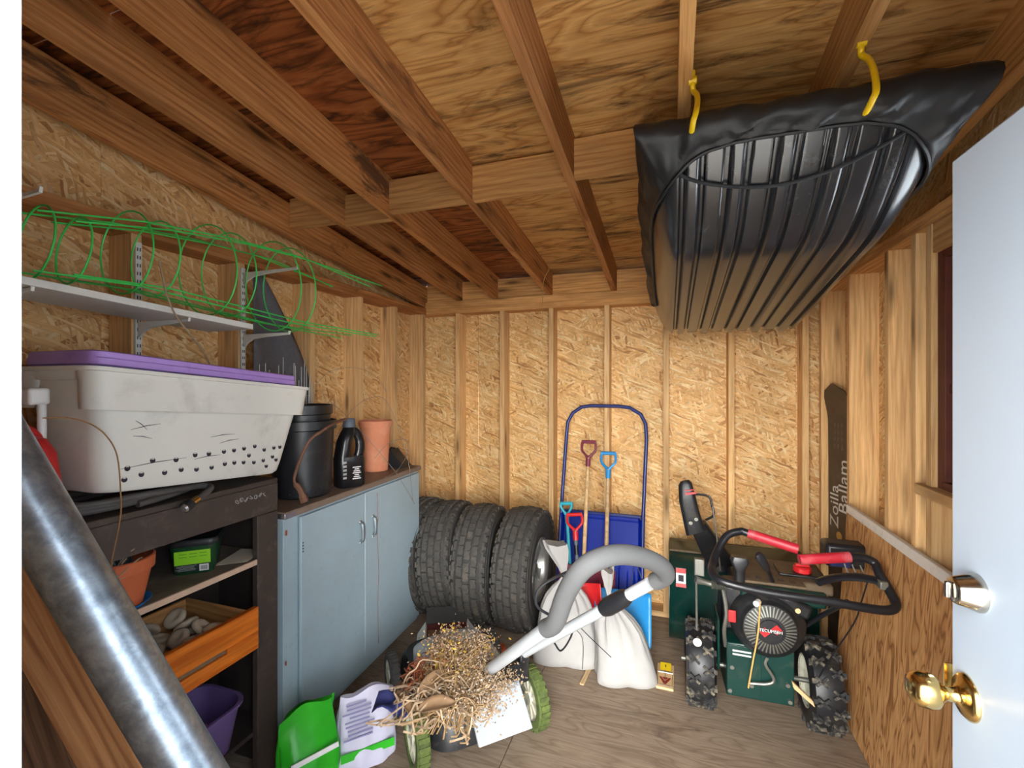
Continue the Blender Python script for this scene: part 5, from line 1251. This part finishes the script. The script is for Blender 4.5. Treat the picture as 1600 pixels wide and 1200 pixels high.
# auger housing, open to the back wall
hp_ = [(3.60, .03), (3.36, .03), (3.22, .10), (3.155, .24), (3.165, .40), (3.235, .54), (3.35, .605), (3.60, .62)]
hp_ = [(v.x, v.y) for v in smooth_path([(a_, b_, 0) for a_, b_ in hp_], 4)]
n_ = len(hp_)
m = MB()
def hgrid(u, v): k = hp_[min(n_ - 1, int(round(v * (n_ - 1))))]; return sb((-.015 + u * .83, k[0], k[1]))
m.grid(2, n_, hgrid); m.build('auger_housing', 'machine_green', SB, solid=.005, angle=30)
Ms = Matrix(((0, 0, 1, 0), (1, 0, 0, 0), (0, 1, 0, 0), (0, 0, 0, 1)))
for x in (-.018, .815): MB().prism([(a_ - S0.y, b_) for a_, b_ in hp_], x - S0.x, x - S0.x + .006, Ms).build('side_wall', 'machine_green', SB)
MB().tube([sb((-.015, 3.36, .615)), sb((.818, 3.36, .615))], .008, 8).build('housing_lip', 'dusty_brown', SB)
MB().tube([sb((0.0, 3.42, .26)), sb((.81, 3.42, .26))], .018, 10).build('auger_shaft', 'steel_dull', SB)
m = MB()
for s_ in (-1, 1):
    m.grid(40, 2, lambda u, v: sb((.40 + s_ * (.06 + u * .32), 3.42 + (.05 + .10 * v) * math.cos(u * 12.6), .26 + (.05 + .10 * v) * math.sin(u * 12.6))))
m.build('auger_flight', 'machine_black', SB, solid=.004)
sk_ = sbox('safety_label', (.055, 3.185, .50), (.060, .004, .115), 'text_white', 0, Matrix.Rotation(R(-26), 3, 'X'))
sbox('label_band', (.055, 3.196, .540), (.062, .004, .028), 'red_bright', 0, Matrix.Rotation(R(-26), 3, 'X'))
sbox('label_band', (.055, 3.165, .458), (.062, .005, .022), 'red_bright', 0, Matrix.Rotation(R(-26), 3, 'X'))
sbox('label_symbol', (.055, 3.179, .498), (.032, .004, .038), 'hole_dark', 0, Matrix.Rotation(R(-26), 3, 'X'))
sbox('engine_deck', (.42, 3.00, .42), (.28, .40, .04), 'machine_green', .006)
# discharge chute
MB().lathe([(.10, .0), (.105, .0), (.105, .04), (.10, .04)], 28, Matrix.Translation(sb((.285, 3.20, .60)))).build('chute_ring', 'machine_black', SB)
def csec(c_, w_, d_, tilt):
    M_ = Matrix.Rotation(R(tilt), 3, 'Y'); return [sb(c_) + M_ @ Vector((x, y, 0)) for x, y in rrect(w_, d_, .025, 4)]
MB().loft([csec((.285, 3.18, .63), .17, .16, -22), csec((.245, 3.13, .72), .145, .14, -28), csec((.19, 3.07, .82), .115, .12, -30), csec((.148, 3.04, .895), .10, .11, -28)]).build('chute', 'machine_black', SB, angle=45)
MB().loft([csec((.135, 3.03, .86), .115, .125, -22), csec((.112, 3.02, .95), .105, .125, -20), csec((.088, 3.005, 1.06), .10, .11, -18), csec((.075, 2.99, 1.15), .080, .07, -16), csec((.072, 2.985, 1.17), .05, .04, -16)]).build('deflector', 'machine_black', SB, angle=45)
sbox('deflector_stripe', (.105, 2.945, 1.105), (.06, .006, .012), 'red_bright', 0, Matrix.Rotation(R(-10), 3, 'Y'))
sbox('deflector_stripe', (.100, 2.942, 1.125), (.06, .006, .004), 'red_bright', 0, Matrix.Rotation(R(-10), 3, 'Y'))
MB().tube([sb((.105, 2.955, .93)), sb((.105, 2.935, .93))], .011, 10).build('bolt', 'steel_dull', SB)
MB().tube([sb((.135, 2.955, .955)), sb((.135, 2.935, .955))], .011, 10).build('bolt', 'steel_dull', SB)
MB().tube(smooth_path([sb(p) for p in ((.125, 3.0, 1.09), (.205, 2.99, 1.085), (.225, 2.98, 1.03), (.232, 2.97, .98), (.19, 2.98, .945))], 5), .007, 8).build('deflector_bail', 'tube_black', SB)
MB().tube([sb((.228, 2.97, 1.03)), sb((.245, 2.9, .86)), sb((.25, 2.75, .74))], .004, 6).build('control_rod', 'steel_dull', SB)

# ---------------------------------------------------------------- snowboard in the corner
BD = empty('snowboard', (1.0, 3.40, 0.0), rot=(0, 0, R(-75))); tag(BD, 'dark snowboard with outlined lettering standing in the corner', 'snowboard')
m = MB(); n = 40; bw_ = .26; bh = 1.76
def wid(t):
    e = min(t, 1 - t) * bh
    base_ = .5 * bw_ * (0.93 + .07 * (2 * t - 1) ** 2)
    r_ = bw_ / 2
    return base_ * (math.sqrt(max(0, 1 - (1 - e / r_) ** 2)) if e < r_ else 1)
def bend(t): return -0.055 * max(0, (t - .86) / .14) ** 1.6
front = []; secs = []
for i in range(n):
    t = i / (n - 1); w_ = max(wid(t), .004)
    secs.append([Vector((-w_, bend(t) - .005, t * bh)), Vector((w_, bend(t) - .005, t * bh)), Vector((w_, bend(t) + .005, t * bh)), Vector((-w_, bend(t) + .005, t * bh))])
m.loft(secs); bd = m.build('board_deck', 'board_dark', BD, angle=50)
Mv = axes((0, 0, 1), (-1, 0, 0))
text('Zoilla', .12, 'lettering', 'board_line', BD, (-.055, -.0062, .98), Mv); text('Ballam', .13, 'lettering', 'board_line', BD, (.035, -.0062, 1.12), Mv)
for i in range(4):
    for j in range(3): MB().loft([[Vector((-.055 + j * .035 + .011 * math.cos(a), yy, 1.36 + i * .045 + .017 * math.sin(a))) for a in [k * math.pi / 5 for k in range(10)]] for yy in (-.0062, -.0050)]).build('printed_dot', 'dusty_brown', BD)
MB().loft([[Vector((-.01 + .028 * math.cos(a), yy, .80 + .028 * math.sin(a))) for a in [k * math.pi / 10 for k in range(20)]] for yy in (-.0064, -.0050)]).build('printed_dot', 'board_orange', BD)

# ---------------------------------------------------------------- plywood sheet leaning on the right wall
PP = empty('plywood_sheet', (.875, 2.2, 0)); tag(PP, 'stained plywood sheet with white capped edge leaning on right wall', 'plywood sheet')
p0 = Vector((.862, 2.2, 0.004)); p1 = Vector((.926, 2.2, 1.045)); up = (p1 - p0).normalized()
slab('sheet', 'panel_ply', PP, (p0 + p1) / 2 - Vector((.875, 2.2, 0)), ((p1 - p0).length, 1.66, 0.018), up, (0, 1, 0), bevel=.001)
slab('edge_cap', 'paint_white', PP, p1 + up * .022 - Vector((.875, 2.2, 0)), (1.665, .045, 0.024), (0, 1, 0), up, bevel=.003)

# ---------------------------------------------------------------- sled hung from the rafters, in its cover
FL_, FR_, BL_, BR_ = Vector((-.10, 1.55, 2.57)), Vector((.76, 1.49, 2.545)), Vector((-.115, 2.95, 2.275)), Vector((.70, 2.95, 2.27))
SO = (FL_ + FR_ + BL_ + BR_) / 4
ND = Vector((0.01, -.205, -.978)).normalized()
def rim(u, v): return FL_.lerp(FR_, (u + 1) / 2).lerp(BL_.lerp(BR_, (u + 1) / 2), v) - SO
def sstep(x): x = max(0, min(1, x)); return x * x * (3 - 2 * x)
def hull(u, v, off=0.0, ribs=1):
    f = math.sin(min(1, v / .30) * math.pi / 2) ** .85 if v > 0 else 0
    f *= 1 if v < .93 else max(0, 1 - ((v - .93) / .07) ** 2)
    e = abs(u); g_ = 1 if e < .70 else max(0, 1 - ((e - .70) / .30) ** 2.2)
    rib = 0
    for c_ in (-.62, -.31, 0, .31, .62):
        a_ = abs(u - c_)
        rib += .010 * (1 - sstep((a_ - .028) / .016)) - .016 * (1 - sstep((abs(a_ - .072) - .016) / .012))
    rib *= ribs * min(1, v / .06, (1 - v) / .05) * (1 if e < .75 else 0)
    return rim(u * (1 - .10 * sstep(v * 1.2) * 0), v) + ND * (.245 * f * g_ + rib + off)
SL = empty('cargo_sled', SO); tag(SL, 'black ribbed plastic sled hanging from the rafters by yellow hooks', 'sled')
MB().grid(281, 44, lambda a_, b_: hull(-1 + 2 * a_, b_)).build('sled_hull', 'sled_black', SL, solid=.006, angle=40)
MB().tube([rim(u, v) - ND * .004 for u, v in [(-1 + .1 * k, 0) for k in range(20)] + [(1, .05 * k) for k in range(20)] + [(1 - .1 * k, 1) for k in range(20)] + [(-1, 1 - .05 * k) for k in range(20)]], .014, 8, closed=True).build('rim_lip', 'sled_black', SL)
rp = [(-.80, .050), (-.6, .075), (-.3, .095), (0, .100), (.3, .085), (.55, .058), (.76, .030)]
MB().tube(smooth_path([hull(u, v, .018, 0) for u, v in rp], 8), .0058, 8).build('tow_rope', 'cord_dark', SL)
CV = empty('sled_cover', SO); tag(CV, 'black elastic fabric cover stretched over the sled rim', 'cover')
def per(t):
    """outer rectangle and inner rounded opening at the same parameter, in hull coordinates"""
    n4 = t * 4; k = int(n4) % 4; f = n4 - int(n4)
    o_ = ((-1 + 2 * f, 0), (1, f), (1 - 2 * f, 1), (-1, 1 - f))[k]
    a_ = math.atan2((o_[1] - .5) * 2, o_[0])
    pw = 4.5
    ca, sa = math.cos(a_), math.sin(a_); q_ = 1 / (abs(ca) ** pw + abs(sa) ** pw) ** (1 / pw)
    iu, iv = .95 * ca * q_, .5 + (.498 if sa > 0 else .480) * sa * q_
    kk = sstep((o_[1] - .80) / .15)
    if k == 2: kk = 1
    iu, iv = iu + (o_[0] - iu) * kk * .96, iv + (o_[1] - iv) * kk * .96
    return o_, (iu, iv)
def cov(t, s_):
    o_, i_ = per(t % 1.0)
    out = rim(*o_); cdir = Vector(rim(o_[0], o_[1]) - rim(0, .5)); cdir = (cdir - ND * cdir.dot(ND)).normalized()
    wr = .009 * math.sin(t * 95 + 5 * s_) + .006 * math.sin(t * 211 + 9 * s_) + .004 * math.sin(t * 47 - 11 * s_)
    if s_ < .2:
        k = s_ / .2; return rim(o_[0] * (.86 + .14 * k), .5 + (o_[1] - .5) * (.86 + .14 * k)) - ND * (.03 * (1 - k) + .022) + cdir * .012 * k
    if s_ < .4:
        k = (s_ - .2) / .2; return out - ND * (.022 - .05 * k) + cdir * (.014 + .012 * math.sin(k * 3.1) + wr * .6)
    k = (s_ - .4) / .6
    u = o_[0] + (i_[0] - o_[0]) * k; v = o_[1] + (i_[1] - o_[1]) * k
    h_ = hull(u, max(0, min(1, v)), .022, 0)
    st_ = (out + ND * .028 + cdir * .02).lerp(hull(i_[0], i_[1], .020, 0), k)
    # fabric spans straight from the rim to the elastic but never dips into the hull
    p = st_ if (st_ - h_).dot(ND) > 0 else h_
    return p + ND * (abs(wr) * 1.3 * math.sin(k * 3.0) + .002) + cdir * wr * .5 * (1 - k)
MB().grid(260, 15, lambda a_, b_: cov(a_, b_), cu=True).build('cover_skirt', 'cover_black', CV, solid=.003, angle=60)
MB().tube([cov(k / 200, 1.0) + ND * .003 for k in range(200)], .006, 6, closed=True).build('elastic_hem', 'cover_black', CV)
MB().grid(12, 12, lambda a_, b_: rim((-1 + 2 * a_) * .87, .5 + (b_ - .5) * .87) - ND * (.05 + .01 * math.sin(a_ * 9) * math.sin(b_ * 7))).build('cover_top', 'cover_black', CV, solid=.002)

def hook(label, x, y, zt, zb, dy):
    o = empty('ladder_hook', (x, y, zt)); tag(o, label, 'hook', 'yellow hooks holding the sled')
    MB().tube(smooth_path([(0, 0, .03), (0, 0, -.01), (.003, .006, -.03), (.012, -.012, -.055), (.012, -.045, -.10), (.006, -.085, zb - zt + .0), (-.002, -.085 + dy, zb - zt - .03), (-.006, -.045 + dy, zb - zt - .045), (-.010, -.01 + dy, zb - zt - .035)], 6), .0085, 10).build('hook_rod', 'hook_yellow', o)
    MB().tube([(-.012, 0, 0), (.012, 0, 0)], .012, 10).build('hook_collar', 'hook_yellow', o)
hook('yellow hook on the left end of the sled cover', .062, 1.575, rb(1.575) + .004, 2.575, .0)
hook('yellow hook on the right end of the sled cover', .507, 1.56, rb(1.56) + .004, 2.545, .0)
tw = MB().tube(smooth_path([(-.79, 3.15, 2.69), (-.83, 3.22, 2.67), (-.86, 3.30, 2.60), (-.905, 3.34, 2.54), (-.92, 3.35, 2.40), (-.925, 3.36, 2.22), (-.93, 3.36, 2.12)], 6), .0022, 5).build('hanging_twine', 'twine', None); tag(tw, 'frayed pale twine hanging from the rafters', 'twine')
